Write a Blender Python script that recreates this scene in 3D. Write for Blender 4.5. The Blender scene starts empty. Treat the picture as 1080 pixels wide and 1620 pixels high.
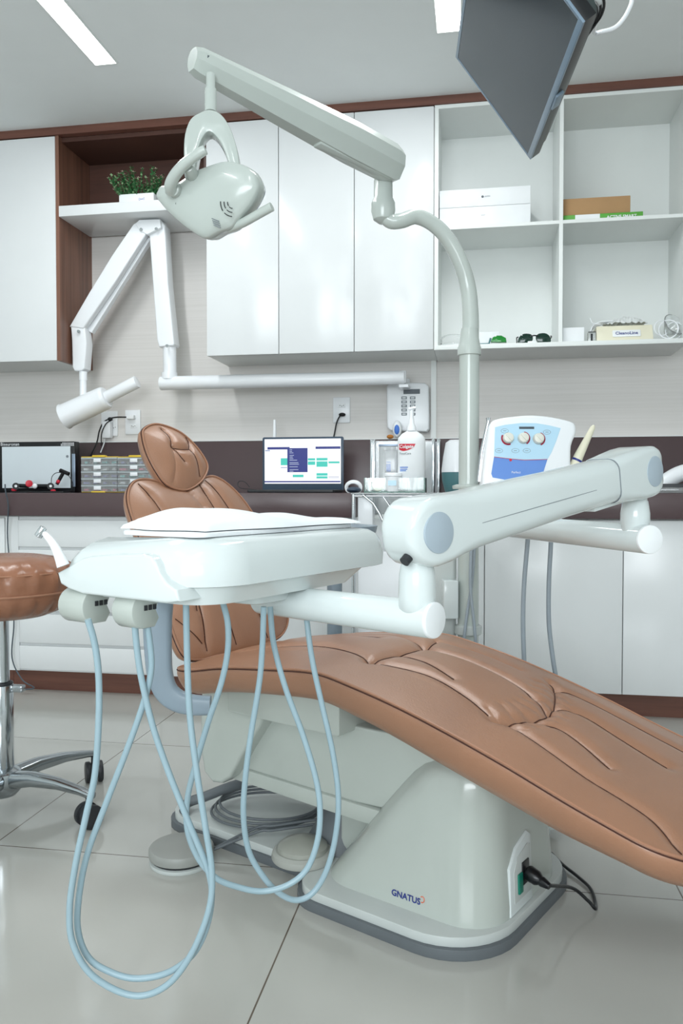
import bpy, bmesh, math, random
from math import sin, cos, tan, pi, radians, sqrt, atan2
from mathutils import Vector, Matrix
from mathutils.bvhtree import BVHTree
random.seed(7)
SC = bpy.context.scene
COL = SC.collection

# ---------------------------------------------------------------- camera
FPX = 1268.0
CAMZ = 0.84
YAW = radians(9.6); PITCH = radians(-1.5)
FW = Vector((-sin(YAW)*cos(PITCH), cos(YAW)*cos(PITCH), sin(PITCH)))
RT = Vector((cos(YAW), sin(YAW), 0))
UP = RT.cross(FW)
CP = Vector((0, 0, CAMZ))
cam = bpy.data.cameras.new('camera')
cam.sensor_fit = 'VERTICAL'; cam.sensor_height = 36.0; cam.lens = 36.0*FPX/1620.0
cam.clip_start = 0.02
camo = bpy.data.objects.new('camera', cam)
camo.matrix_world = Matrix.Translation(CP) @ Matrix((RT, UP, -FW)).transposed().to_4x4()
COL.objects.link(camo); SC.camera = camo

# ---------------------------------------------------------------- colour management, world, room light and added fill
SC.view_settings.view_transform = 'Standard'
SC.view_settings.look = 'None'
SC.view_settings.gamma = 1.0
SC.view_settings.use_curve_mapping = False
SC.view_settings.exposure = 0.24
W = bpy.data.worlds.new('world'); SC.world = W; W.use_nodes = True
W.node_tree.nodes['Background'].inputs[0].default_value = (0.75, 0.88, 1.0, 1)
W.node_tree.nodes['Background'].inputs[1].default_value = 0.3
CEIL = 2.449
STRIPS = [(-1.385, 2.28, 1.18), (-0.103, 2.28, 1.18), (-1.385, -0.6, 1.18), (-0.103, -0.6, 1.18)]  # rear pair behind the camera is added to give more light
STRIP_W = 0.082
def area(name, loc, rot, sx, sy, power, col):
    l = bpy.data.lights.new(name, 'AREA'); l.shape = 'RECTANGLE'; l.size = sx; l.size_y = sy
    l.energy = power; l.color = col
    o = bpy.data.objects.new(name, l); o.location = loc; o.rotation_euler = rot; COL.objects.link(o); return o
for i, (x, y, ln) in enumerate(STRIPS):
    area('strip_light', (x, y, CEIL-0.006), (0, 0, 0), STRIP_W, ln, 10.0 if i < 2 else 8.0, (0.96, 0.99, 1.0))
area('fill_light', (-0.4, -3.05, 1.5), (radians(96), 0, 0), 2.6, 1.3, 100.0, (0.90, 0.96, 1.0))  # soft frontal fill added behind the camera, no real window

# ---------------------------------------------------------------- helpers
def px(x, y, Y):            # point on the pixel ray in the plane world-Y = Y
    d = FW + RT*((x-540)/FPX) - UP*((y-810)/FPX)
    return CP + d*(Y/d.y)
def pd(x, y, dc):           # point at camera depth dc
    return CP + (FW + RT*((x-540)/FPX) - UP*((y-810)/FPX))*dc
def pz(x, y, z):            # point at height z
    d = FW + RT*((x-540)/FPX) - UP*((y-810)/FPX)
    return CP + d*((z-CAMZ)/d.z)
def s2l(c): return c/12.92 if c <= 0.04045 else ((c+0.055)/1.055)**2.4
def rgb(r, g, b): return (s2l(r/255), s2l(g/255), s2l(b/255), 1)
MATS = {}
def mat(name, col, rough=0.5, metal=0.0, coat=0.0, trans=0.0, noise=0.04, nscale=8.0, bump=0.0, bscale=80.0,
        emit=None, estr=0.0, alpha=1.0, stretch=None, ior=1.45, spec=0.5):
    m = bpy.data.materials.new(name); m.use_nodes = True
    nt = m.node_tree; b = nt.nodes['Principled BSDF']
    b.inputs['Roughness'].default_value = rough; b.inputs['Metallic'].default_value = metal
    b.inputs['Coat Weight'].default_value = coat; b.inputs['Coat Roughness'].default_value = 0.05
    b.inputs['Transmission Weight'].default_value = trans; b.inputs['IOR'].default_value = ior
    b.inputs['Alpha'].default_value = alpha; b.inputs['Specular IOR Level'].default_value = spec
    tc = nt.nodes.new('ShaderNodeTexCoord'); mp = nt.nodes.new('ShaderNodeMapping')
    nt.links.new(tc.outputs['Object'], mp.inputs[0])
    if stretch: mp.inputs['Scale'].default_value = stretch
    n = nt.nodes.new('ShaderNodeTexNoise'); n.inputs['Scale'].default_value = nscale; n.inputs['Detail'].default_value = 4
    nt.links.new(mp.outputs[0], n.inputs['Vector'])
    r = nt.nodes.new('ShaderNodeValToRGB')
    r.color_ramp.elements[0].position = 0.3; r.color_ramp.elements[1].position = 0.7
    r.color_ramp.elements[0].color = tuple(c*(1-noise) for c in col[:3])+(1,)
    r.color_ramp.elements[1].color = tuple(min(1, c*(1+noise)) for c in col[:3])+(1,)
    nt.links.new(n.outputs['Fac'], r.inputs[0]); nt.links.new(r.outputs[0], b.inputs['Base Color'])
    if bump:
        n2 = nt.nodes.new('ShaderNodeTexNoise'); n2.inputs['Scale'].default_value = bscale; n2.inputs['Detail'].default_value = 3
        nt.links.new(mp.outputs[0], n2.inputs['Vector'])
        bp = nt.nodes.new('ShaderNodeBump'); bp.inputs['Strength'].default_value = bump; bp.inputs['Distance'].default_value = 0.002
        nt.links.new(n2.outputs['Fac'], bp.inputs['Height']); nt.links.new(bp.outputs[0], b.inputs['Normal'])
    if emit:
        b.inputs['Emission Color'].default_value = emit; b.inputs['Emission Strength'].default_value = estr
    MATS[name] = m; return m

M_CAB = mat('white_gloss_laminate', rgb(228, 231, 232), 0.2, noise=0.01)
M_SHELF = mat('white_shelf_laminate', rgb(232, 236, 234), 0.35, noise=0.01)
M_CEIL = mat('ceiling_paint', rgb(236, 240, 240), 0.9, noise=0.01)
M_WALLW = mat('wall_paint', rgb(225, 228, 226), 0.85, noise=0.01)
M_PLAST = mat('white_plastic', rgb(214, 222, 222), 0.16, noise=0.01, coat=0.3)
M_CREAM = mat('cream_plastic', rgb(182, 189, 183), 0.2, noise=0.012, coat=0.4)
M_LAMP = mat('lamp_plastic', rgb(188, 196, 191), 0.2, noise=0.012, coat=0.3)
M_XRAY = mat('xray_enamel', rgb(240, 243, 246), 0.25, noise=0.01)
M_PLATE = mat('base_plate_plastic', rgb(194, 200, 198), 0.25, noise=0.015)
M_RUBBER = mat('grey_rubber', rgb(98, 104, 108), 0.5)
M_DARKR = mat('dark_rubber', rgb(42, 44, 47), 0.45)
M_BLACK = mat('black_plastic', rgb(20, 22, 25), 0.3)
M_BLUEGREY = mat('blue_grey_plastic', rgb(172, 190, 205), 0.35)
M_ARMREST = mat('blue_grey_enamel', rgb(138, 153, 165), 0.35)
M_DISC = mat('blue_grey_disc', rgb(170, 184, 195), 0.45)
M_HOSE = mat('pale_blue_hose', rgb(152, 176, 186), 0.25, noise=0.02)
M_GHOSE = mat('grey_hose', rgb(150, 160, 168), 0.4)
M_CHROME = mat('chrome', rgb(205, 210, 214), 0.12, metal=1.0)
M_ALU = mat('polished_aluminium', rgb(170, 176, 180), 0.2, metal=1.0)
M_CLOTH = mat('white_cloth', rgb(240, 245, 248), 0.9, bump=0.3, bscale=120)
M_GLASS = mat('clear_glass', (0.92, 0.98, 0.96, 1), 0.03, trans=1.0, noise=0)
M_GGLASS = mat('green_glass_edge', rgb(60, 130, 110), 0.1, trans=0.5)
M_CLEAR = mat('clear_plastic', (0.95, 0.97, 0.97, 1), 0.12, trans=0.85, noise=0)
M_MILKY = mat('milky_plastic', rgb(215, 225, 228), 0.2, trans=0.45, noise=0)
M_TEAL = mat('teal_plastic', rgb(80, 125, 130), 0.4)
M_TEALSW = mat('teal_switch', rgb(10, 120, 100), 0.35)
M_RED = mat('red_print', rgb(205, 40, 60), 0.4)
M_NAVY = mat('navy_print', rgb(35, 50, 130), 0.4)
M_BLUE = mat('blue_print', rgb(70, 120, 205), 0.4)
M_GREYP = mat('grey_print', rgb(120, 128, 134), 0.5)
M_DGREY = mat('dark_grey_print', rgb(70, 80, 88), 0.4)
M_ORANGE = mat('orange_print', rgb(235, 110, 70), 0.4)
M_YELLOW = mat('yellow_plastic', rgb(225, 190, 60), 0.4)
M_BEIGE = mat('beige_plastic', rgb(232, 228, 205), 0.35)
M_CARD = mat('brown_cardboard', rgb(176, 140, 100), 0.85, noise=0.06)
M_GREEN = mat('green_card', rgb(95, 170, 70), 0.5)
M_PAPER = mat('white_card', rgb(238, 241, 243), 0.5)
M_GREENLENS = mat('green_lens', rgb(40, 150, 60), 0.1, trans=0.3)
M_DARKLENS = mat('dark_green_lens', rgb(20, 50, 40), 0.08)
M_MAGENTA = mat('pink_items', rgb(200, 70, 110), 0.5)
M_PURPLE = mat('purple_items', rgb(120, 120, 180), 0.5)
M_TEALIT = mat('teal_items', rgb(90, 180, 180), 0.5)
M_LEAF = mat('leaf_green', rgb(58, 120, 70), 0.6, noise=0.3, nscale=60)
M_LEAF2 = mat('pale_leaf', rgb(150, 190, 140), 0.6, noise=0.15, nscale=60)
M_PINKFL = mat('pale_pink_petal', rgb(215, 190, 175), 0.6)
M_METALB = mat('blue_edge_metal', rgb(150, 165, 185), 0.3, metal=0.5)
M_SCREEN = mat('tv_glass', rgb(26, 42, 52), 0.12, noise=0.02, spec=0.4)
M_TVBEZ = mat('tv_bezel', rgb(120, 140, 158), 0.3)
M_TVBACK = mat('tv_back', rgb(58, 68, 68), 0.35)
M_LAPTOP = mat('laptop_shell', rgb(55, 72, 90), 0.35)
M_DIFF = mat('lamp_diffuser', (1, 1, 1, 1), 0.5, emit=(0.96, 0.99, 1, 1), estr=3.0)
M_LCDON = mat('screen_white', (0.02, 0.02, 0.02, 1), 0.4, emit=(0.95, 0.98, 1, 1), estr=1.0, noise=0)
M_LCDNAVY = mat('screen_navy', (0.01, 0.01, 0.01, 1), 0.4, emit=rgb(30, 40, 120), estr=1.0, noise=0)
M_LCDTEAL = mat('screen_teal', (0.01, 0.01, 0.01, 1), 0.4, emit=rgb(60, 190, 175), estr=1.0, noise=0)
M_LCDGREY = mat('screen_grey', (0.01, 0.01, 0.01, 1), 0.4, emit=rgb(150, 160, 190), estr=1.0, noise=0)
M_LIGHTBOX = mat('viewer_white_screen', rgb(215, 225, 230), 0.4, noise=0.01)
M_SKYBLUE = mat('light_blue_label', rgb(185, 220, 240), 0.25, noise=0.01)
M_MIDBLUE = mat('mid_blue_label', rgb(105, 145, 215), 0.25, noise=0.03)
M_KNOB = mat('cream_knob', rgb(225, 225, 215), 0.35)
M_DKRED = mat('dark_red_print', rgb(160, 30, 60), 0.4)

def leather():
    m = mat('tan_leather', rgb(160, 114, 86), 0.38, noise=0.05, nscale=9, bump=0.25, bscale=260, spec=0.8)
    b_ = m.node_tree.nodes['Principled BSDF']; b_.inputs['Coat Weight'].default_value = 0.55; b_.inputs['Coat Roughness'].default_value = 0.38
    return m
M_LEATHER = leather()
M_PIPING = mat('tan_piping', rgb(165, 120, 95), 0.4)
M_SEAMDARK = mat('seam_and_crease_shade', rgb(70, 38, 28), 0.6)  # dark piping seams; also the shade put into the seam creases
M_STOOLL = mat('tan_stool_leather', rgb(150, 104, 80), 0.25, bump=0.5, bscale=60)

def wood(name, c1, c2, rough, scale=(3, 3, 60), fine=1.0):
    m = bpy.data.materials.new(name); m.use_nodes = True; nt = m.node_tree; b = nt.nodes['Principled BSDF']
    b.inputs['Roughness'].default_value = rough
    tc = nt.nodes.new('ShaderNodeTexCoord'); mp = nt.nodes.new('ShaderNodeMapping'); mp.inputs['Scale'].default_value = scale
    nt.links.new(tc.outputs['Object'], mp.inputs[0])
    n = nt.nodes.new('ShaderNodeTexNoise'); n.inputs['Scale'].default_value = fine; n.inputs['Detail'].default_value = 6; n.inputs['Roughness'].default_value = 0.6
    nt.links.new(mp.outputs[0], n.inputs['Vector'])
    r = nt.nodes.new('ShaderNodeValToRGB'); r.color_ramp.elements[0].position = 0.32; r.color_ramp.elements[1].position = 0.68
    r.color_ramp.elements[0].color = c1; r.color_ramp.elements[1].color = c2
    nt.links.new(n.outputs['Fac'], r.inputs[0]); nt.links.new(r.outputs[0], b.inputs['Base Color'])
    return m
M_WOOD = wood('brown_wood_trim', rgb(98, 62, 52), rgb(118, 76, 62), 0.45, (2, 2, 45))
M_WOODV = wood('brown_wood_side', rgb(104, 72, 58), rgb(138, 98, 80), 0.4, (40, 40, 1.2))
M_NICHE = wood('dark_niche_board', rgb(70, 44, 36), rgb(88, 56, 46), 0.5, (2, 2, 30))
M_BROWN = mat('brown_counter', rgb(82, 66, 68), 0.3, noise=0.02)
M_WALLP = wood('beige_grain_panel', rgb(216, 213, 209), rgb(224, 221, 218), 0.5, (1.2, 1.2, 110), 1.2)

def floor_mat():
    m = bpy.data.materials.new('porcelain_tile'); m.use_nodes = True; nt = m.node_tree; b = nt.nodes['Principled BSDF']
    N = nt.nodes.new; L = nt.links.new
    b.inputs['Roughness'].default_value = 0.09; b.inputs['Specular IOR Level'].default_value = 0.5
    g = N('ShaderNodeNewGeometry'); sp = N('ShaderNodeSeparateXYZ'); L(g.outputs['Position'], sp.inputs[0])
    def line(out, off):
        a = N('ShaderNodeMath'); a.operation = 'SUBTRACT'; L(out, a.inputs[0]); a.inputs[1].default_value = off
        d = N('ShaderNodeMath'); d.operation = 'DIVIDE'; L(a.outputs[0], d.inputs[0]); d.inputs[1].default_value = 0.775
        f = N('ShaderNodeMath'); f.operation = 'ADD'; L(d.outputs[0], f.inputs[0]); f.inputs[1].default_value = 100.5
        fr = N('ShaderNodeMath'); fr.operation = 'FRACT'; L(f.outputs[0], fr.inputs[0])
        s = N('ShaderNodeMath'); s.operation = 'SUBTRACT'; L(fr.outputs[0], s.inputs[0]); s.inputs[1].default_value = 0.5
        ab = N('ShaderNodeMath'); ab.operation = 'ABSOLUTE'; L(s.outputs[0], ab.inputs[0])
        lt = N('ShaderNodeMath'); lt.operation = 'LESS_THAN'; L(ab.outputs[0], lt.inputs[0]); lt.inputs[1].default_value = 0.0020
        return lt
    l1 = line(sp.outputs[0], -0.353); l2 = line(sp.outputs[1], 1.718)
    mx = N('ShaderNodeMath'); mx.operation = 'MAXIMUM'; L(l1.outputs[0], mx.inputs[0]); L(l2.outputs[0], mx.inputs[1])
    n = N('ShaderNodeTexNoise'); n.inputs['Scale'].default_value = 2.2; n.inputs['Detail'].default_value = 5; L(g.outputs['Position'], n.inputs['Vector'])
    r = N('ShaderNodeValToRGB'); r.color_ramp.elements[0].color = rgb(176, 176, 170); r.color_ramp.elements[1].color = rgb(186, 186, 181)
    L(n.outputs['Fac'], r.inputs[0])
    mix = N('ShaderNodeMix'); mix.data_type = 'RGBA'; L(mx.outputs[0], mix.inputs[0]); L(r.outputs[0], mix.inputs[6]); mix.inputs[7].default_value = rgb(95, 85, 75)
    L(mix.outputs[2], b.inputs['Base Color'])
    return m
M_FLOOR = floor_mat()

# ---------------------------------------------------------------- mesh builder
class MB:
    def __init__(s): s.v = []; s.f = []
    def add(s, vs, fs):
        o = len(s.v); s.v += [Vector(v) for v in vs]; s.f += [tuple(i+o for i in f) for f in fs]; return s
    def from_bm(s, bm):
        bm.verts.ensure_lookup_table(); bm.verts.index_update()
        s.add([v.co.copy() for v in bm.verts], [[v.index for v in f.verts] for f in bm.faces]); bm.free(); return s
    def box(s, c, dims, R=None, bev=0.0, seg=2):
        bm = bmesh.new(); bmesh.ops.create_cube(bm, size=1.0)
        for v in bm.verts: v.co = Vector((v.co.x*dims[0], v.co.y*dims[1], v.co.z*dims[2]))
        if bev > 0: bmesh.ops.bevel(bm, geom=list(bm.edges), offset=min(bev, min(dims)*0.45), segments=seg, affect='EDGES', profile=0.5)
        M = Matrix.Translation(Vector(c)) @ (R.to_4x4() if R else Matrix())
        bmesh.ops.transform(bm, matrix=M, verts=bm.verts); return s.from_bm(bm)
    def span(s, a, b, bev=0.0):
        a = Vector(a); b = Vector(b); d = b-a
        return s.box((a+b)/2, (abs(d.x), abs(d.y), abs(d.z)), None, bev)
    def prism(s, poly, o, ax, ay, az, d0, d1, bev=0.0, seg=2, allbev=False):
        o = Vector(o); bm = bmesh.new()
        A = [bm.verts.new(o+ax*p[0]+ay*p[1]+az*d0) for p in poly]; Bv = [bm.verts.new(o+ax*p[0]+ay*p[1]+az*d1) for p in poly]
        n = len(poly); bm.faces.new(A[::-1]); bm.faces.new(Bv)
        for i in range(n): bm.faces.new((A[i], A[(i+1) % n], Bv[(i+1) % n], Bv[i]))
        bmesh.ops.recalc_face_normals(bm, faces=bm.faces)
        if bev > 0:
            if allbev: es = list(bm.edges)
            else: es = [e for e in bm.edges if (e.verts[0] in A) == (e.verts[1] in A)]
            bmesh.ops.bevel(bm, geom=es, offset=bev, segments=seg, affect='EDGES', profile=0.5, clamp_overlap=True)
        return s.from_bm(bm)
    def loft(s, rings, cap0=True, cap1=True, closed=False):
        n = len(rings[0]); vs = [v for r in rings for v in r]; fs = []
        m = len(rings)
        for i in range(m if closed else m-1):
            for j in range(n):
                a = i*n+j; b = i*n+(j+1) % n; c = ((i+1) % m)*n+(j+1) % n; d = ((i+1) % m)*n+j
                fs.append((a, b, c, d))
        if not closed:
            if cap0: fs.append(tuple(range(n))[::-1])
            if cap1: fs.append(tuple((m-1)*n+j for j in range(n)))
        return s.add(vs, fs)
    def tube(s, pts, r, seg=12, cap=True, flat=None):
        pts = [Vector(p) for p in pts]; n = len(pts)
        rs = r if isinstance(r, (list, tuple)) else [r]*n
        rings = []; prev = None
        for i in range(n):
            t = (pts[min(i+1, n-1)]-pts[max(i-1, 0)]).normalized()
            if prev is None:
                ref = Vector((0, 0, 1)) if abs(t.z) < 0.9 else Vector((1, 0, 0))
                a = (ref - t*ref.dot(t)).normalized()
            else:
                a = (prev - t*prev.dot(t)).normalized()
            prev = a; b = t.cross(a)
            rings.append([pts[i]+(a*cos(2*pi*k/seg)+b*sin(2*pi*k/seg))*rs[i] for k in range(seg)])
        return s.loft(rings, cap, cap)
    def cyl(s, p0, p1, r0, r1=None, seg=24, bev=0.0):
        p0 = Vector(p0); p1 = Vector(p1); r1 = r0 if r1 is None else r1
        d = (p1-p0); L = d.length; d.normalize()
        prof = [(r0, 0), (r1, L)] if bev <= 0 else [(r0-bev, 0), (r0-bev*0.3, bev*0.3), (r0, bev), (r1, L-bev), (r1-bev*0.3, L-bev*0.3), (r1-bev, L)]
        return s.lathe(prof, p0, d, seg)
    def lathe(s, prof, o, axis, seg=24, cap=True):
        axis = Vector(axis).normalized(); o = Vector(o)
        ref = Vector((0, 0, 1)) if abs(axis.z) < 0.9 else Vector((1, 0, 0))
        a = (ref-axis*ref.dot(axis)).normalized(); b = axis.cross(a)
        rings = [[o+axis*h+(a*cos(2*pi*k/seg)+b*sin(2*pi*k/seg))*max(r, 1e-5) for k in range(seg)] for r, h in prof]
        return s.loft(rings, cap, cap)
    def torus(s, c, axis, R, r, seg=40, sseg=8, sx=1.0, xdir=None):
        axis = Vector(axis).normalized(); ref = xdir or (Vector((1, 0, 0)) if abs(axis.x) < 0.9 else Vector((0, 1, 0)))
        a = (ref-axis*ref.dot(axis)).normalized(); b = axis.cross(a); c = Vector(c); rings = []
        for i in range(seg):
            th = 2*pi*i/seg; e = a*cos(th)*sx+b*sin(th); ce = c+e*R; en = e.normalized()
            rings.append([ce+(en*cos(2*pi*k/sseg)+axis*sin(2*pi*k/sseg))*r for k in range(sseg)])
        return s.loft(rings, closed=True)
    def ball(s, c, rx, ry=None, rz=None, R=None, seg=20, rings=12):
        ry = ry or rx; rz = rz or rx; bm = bmesh.new()
        bmesh.ops.create_uvsphere(bm, u_segments=seg, v_segments=rings, radius=1.0)
        for v in bm.verts: v.co = Vector((v.co.x*rx, v.co.y*ry, v.co.z*rz))
        bmesh.ops.transform(bm, matrix=Matrix.Translation(Vector(c)) @ (R.to_4x4() if R else Matrix()), verts=bm.verts)
        return s.from_bm(bm)
    def quadgrid(s, rows):
        n = len(rows[0]); vs = [v for r in rows for v in r]
        return s.add(vs, [(i*n+j, i*n+j+1, (i+1)*n+j+1, (i+1)*n+j) for i in range(len(rows)-1) for j in range(n-1)])
    def build(s, name, m, parent=None, sharp=38, recalc=True):
        bm = bmesh.new(); root = Vector((0, 0, 0)); p = parent
        while p is not None: root = root+p.location; p = p.parent
        vs = [bm.verts.new(v-root) for v in s.v]
        for f in s.f:
            try: bm.faces.new([vs[i] for i in f])
            except ValueError: pass
        if recalc: bmesh.ops.recalc_face_normals(bm, faces=bm.faces)
        lim = radians(sharp)
        for f in bm.faces: f.smooth = True
        for e in bm.edges:
            if len(e.link_faces) != 2 or e.calc_face_angle(0) > lim: e.smooth = False
        me = bpy.data.meshes.new(name); bm.to_mesh(me); bm.free(); me.materials.append(m)
        o = bpy.data.objects.new(name, me); COL.objects.link(o)
        if parent is not None: o.parent = parent
        return o
def tag(o, label=None, cat=None, group=None, kind=None):
    if label: o['label'] = label
    if cat: o['category'] = cat
    if group: o['group'] = group
    if kind: o['kind'] = kind
    return o
def thing(name, label, cat, loc=(0, 0, 0), group=None):
    o = bpy.data.objects.new(name, None); o.location = Vector(loc); o.empty_display_size = 0.1; COL.objects.link(o)
    return tag(o, label, cat, group)
def struct(name, mb, m): return tag(mb.build(name, m), kind='structure')
def smoothpath(pts, n=8):
    pts = [Vector(p) for p in pts]; out = []
    P = [pts[0]*2-pts[1]]+pts+[pts[-1]*2-pts[-2]]
    for i in range(1, len(P)-2):
        for k in range(n):
            t = k/n; a, b, c, d = P[i-1], P[i], P[i+1], P[i+2]
            out.append(0.5*((2*b)+(-a+c)*t+(2*a-5*b+4*c-d)*t*t+(-a+3*b-3*c+d)*t**3))
    out.append(pts[-1]); return out
def smooth2(pts, n=6):
    return [(p.x, p.y) for p in smoothpath([Vector((a, b, 0)) for a, b in pts], n)]
def closed2(pts, n=5):
    V = [Vector((a, b, 0)) for a, b in pts]; m = len(V); out = []
    for i in range(m):
        a, b, c, d = V[(i-1) % m], V[i], V[(i+1) % m], V[(i+2) % m]
        for k in range(n):
            t = k/n; q = 0.5*((2*b)+(-a+c)*t+(2*a-5*b+4*c-d)*t*t+(-a+3*b-3*c+d)*t**3); out.append((q.x, q.y))
    return out
def rrect(x0, y0, x1, y1, r, n=6):
    out = []; rs = r if isinstance(r, (list, tuple)) else [r]*4
    for (cx, cy, a0, rr) in ((x1-rs[0], y1-rs[0], 0, rs[0]), (x0+rs[1], y1-rs[1], 90, rs[1]), (x0+rs[2], y0+rs[2], 180, rs[2]), (x1-rs[3], y0+rs[3], 270, rs[3])):
        for k in range(n+1):
            a = radians(a0+90*k/n); out.append((cx+rr*cos(a), cy+rr*sin(a)))
    return out
def text_mesh(txt, size, bold=0.0):
    cu = bpy.data.curves.new('t', 'FONT'); cu.body = txt; cu.size = size; cu.align_x = 'CENTER'; cu.align_y = 'CENTER'; cu.offset = bold; cu.resolution_u = 3
    o = bpy.data.objects.new('t', cu); COL.objects.link(o)
    dg = bpy.context.evaluated_depsgraph_get(); dg.update(); ev = o.evaluated_get(dg); me = ev.to_mesh()
    vs = [v.co.copy() for v in me.vertices]; fs = [tuple(p.vertices) for p in me.polygons]
    ev.to_mesh_clear(); bpy.data.objects.remove(o); bpy.data.curves.remove(cu)
    return vs, fs
def text(mb, txt, size, o, ax, ay, bold=0.0):
    vs, fs = text_mesh(txt, size, bold); o = Vector(o)
    mb.add([o+ax*v.x+ay*v.y for v in vs], fs); return mb
X = Vector((1, 0, 0)); Y = Vector((0, 1, 0)); Z = Vector((0, 0, 1))

# ================================================================ THE ROOM
YF = 3.33; YW = 3.64; YC = 3.06     # upper cabinet fronts, wall, base cabinet fronts
X0, X1, YB = -3.0, 2.2, -3.2
struct('floor', MB().span((X0, YB, -0.05), (X1, YW, 0)), M_FLOOR)
struct('ceiling', MB().span((X0, YB, CEIL), (X1, YW, CEIL+0.05)), M_CEIL)
struct('wall_back', MB().span((X0, YW, 0), (X1, YW+0.05, CEIL)), M_WALLP)
struct('wall_left', MB().span((X0-0.05, YB, 0), (X0, YW, CEIL)), M_WALLW)
struct('wall_right', MB().span((X1, YB, 0), (X1+0.05, YW, CEIL)), M_WALLW)
wb = MB(); wb.span((X0, YB-0.05, 0), (X1, YB, 0.75)); wb.span((X0, YB-0.05, 2.15), (X1, YB, CEIL))
wb.span((X0, YB-0.05, 0.75), (-1.75, YB, 2.15)); wb.span((0.95, YB-0.05, 0.75), (X1, YB, 2.15))
struct('wall_front', wb, M_WALLW)
wf = MB(); wf.span((-1.75, YB-0.05, 0.75), (-1.71, YB, 2.15)); wf.span((0.91, YB-0.05, 0.75), (0.95, YB, 2.15))
wf.span((-1.71, YB-0.05, 0.75), (0.91, YB, 0.79)); wf.span((-1.71, YB-0.05, 2.11), (0.91, YB, 2.15)); wf.span((-0.42, YB-0.05, 0.79), (-0.38, YB, 2.11))
added_win = struct('added_window_1', wf, M_CAB)  # made-up opening behind the camera, added to go with the fill light
MB().span((-1.71, YB-0.03, 0.79), (0.91, YB-0.024, 2.11)).build('pane', M_GLASS, added_win)
zt0 = 2.415
struct('trim_1', MB().span((X0, YF-0.004, zt0), (X1, YF+0.03, CEIL)), M_WOOD)
struct('trim_2', MB().span((px(686, 600, YW).x-0.012, YW-0.012, 1.05), (px(690, 600, YW).x, YW, 1.45)), M_SHELF)
for i, (x, y, ln) in enumerate(STRIPS):
    w = ['left of the operating light', 'mostly hidden by the ceiling television', 'added behind the viewer on the left for more light', 'added behind the viewer on the right for more light'][i]
    t = thing('ceiling_light', 'long white recessed strip light in the ceiling, '+w, 'ceiling light', (x, y, CEIL), 'strip lights in the ceiling')
    b = MB(); h = STRIP_W/2+0.004; L = ln/2+0.004
    for a in (-1, 1):
        b.span((x+a*h-0.003, y-L, CEIL-0.003), (x+a*h+0.003, y+L, CEIL-0.0005)); b.span((x-h, y+a*L-0.003, CEIL-0.003), (x+h, y+a*L+0.003, CEIL-0.0005))
    b.build('frame', M_SHELF, t)
    MB().span((x-STRIP_W/2, y-ln/2, CEIL-0.003), (x+STRIP_W/2, y+ln/2, CEIL-0.0005)).build('diffuser', M_DIFF, t)

# ---------------- upper cabinets
ZB = 1.425
def cabinet_carcass(root, x0, x1, z0, z1, yf, m, name='body'):
    MB().span((x0, yf+0.02, z0), (x1, YW-0.001, z1)).build(name, m, root)
xl1 = px(92, 400, YF).x; xpan = xl1+0.004
t = thing('wall_cabinet', 'white gloss wall cabinet with brown wooden side at the far left', 'cabinet', (-2.3, YW, ZB))
cabinet_carcass(t, -2.95, xl1-0.012, ZB, zt0, YF, M_SHELF)
xdl = px(88, 400, YF).x
MB().span((xdl-0.62, YF, ZB-0.002), (xdl, YF+0.019, zt0-0.004), 0.002).build('door', M_CAB, t)
MB().span((-2.95, YF, ZB-0.002), (xdl-0.624, YF+0.019, zt0-0.004), 0.002).build('door', M_CAB, t)
MB().span((xl1-0.012, YF+0.004, ZB-0.003), (xl1+0.004, YW-0.001, zt0)).build('side_panel', M_WOODV, t)
xc0 = px(326, 400, YF).x; xc1 = px(440.5, 400, YF).x; xc2 = px(560, 400, YF).x; xc3 = px(686, 400, YF).x
# niche
t = thing('wall_niche', 'open dark brown niche between the left cabinet and the three doors', 'shelf unit', ((xl1+xc0)/2, YW, 1.99))
zs0 = px(200, 336, YF).z-0.001; zs1 = px(200, 319, YF).z
MB().span((xpan+0.001, YW-0.02, zs1), (xc0-0.001, YW-0.001, zt0-0.001)).build('back_board', M_NICHE, t)
MB().span((xpan+0.001, YF+0.03, zt0-0.02), (xc0-0.001, YW-0.021, zt0-0.001)).build('top_board', M_NICHE, t)
MB().span((xc0-0.016, YF+0.02, zs1), (xc0-0.001, YW-0.021, zt0-0.021)).build('side_board', M_NICHE, t)
tag(MB().span((xpan+0.001, YF-0.002, zs0), (xc0-0.001, YW-0.021, zs1-0.0005), 0.002).build('floating_shelf', M_CAB), 'thick white shelf under the brown niche, carrying the potted plant', 'shelf')
ZSH = zs1
t = thing('wall_cabinet', 'white gloss wall cabinet with three tall handleless doors', 'cabinet', ((xc0+xc3)/2, YW, ZB))
cabinet_carcass(t, xc0, xc3, ZB, zt0, YF, M_SHELF)
for a, b in ((xc0, xc1), (xc1, xc2), (xc2, xc3)):
    MB().span((a+0.0015, YF, ZB-0.002), (b-0.0015, YF+0.019, zt0-0.004), 0.0015).build('door', M_CAB, t)
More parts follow.
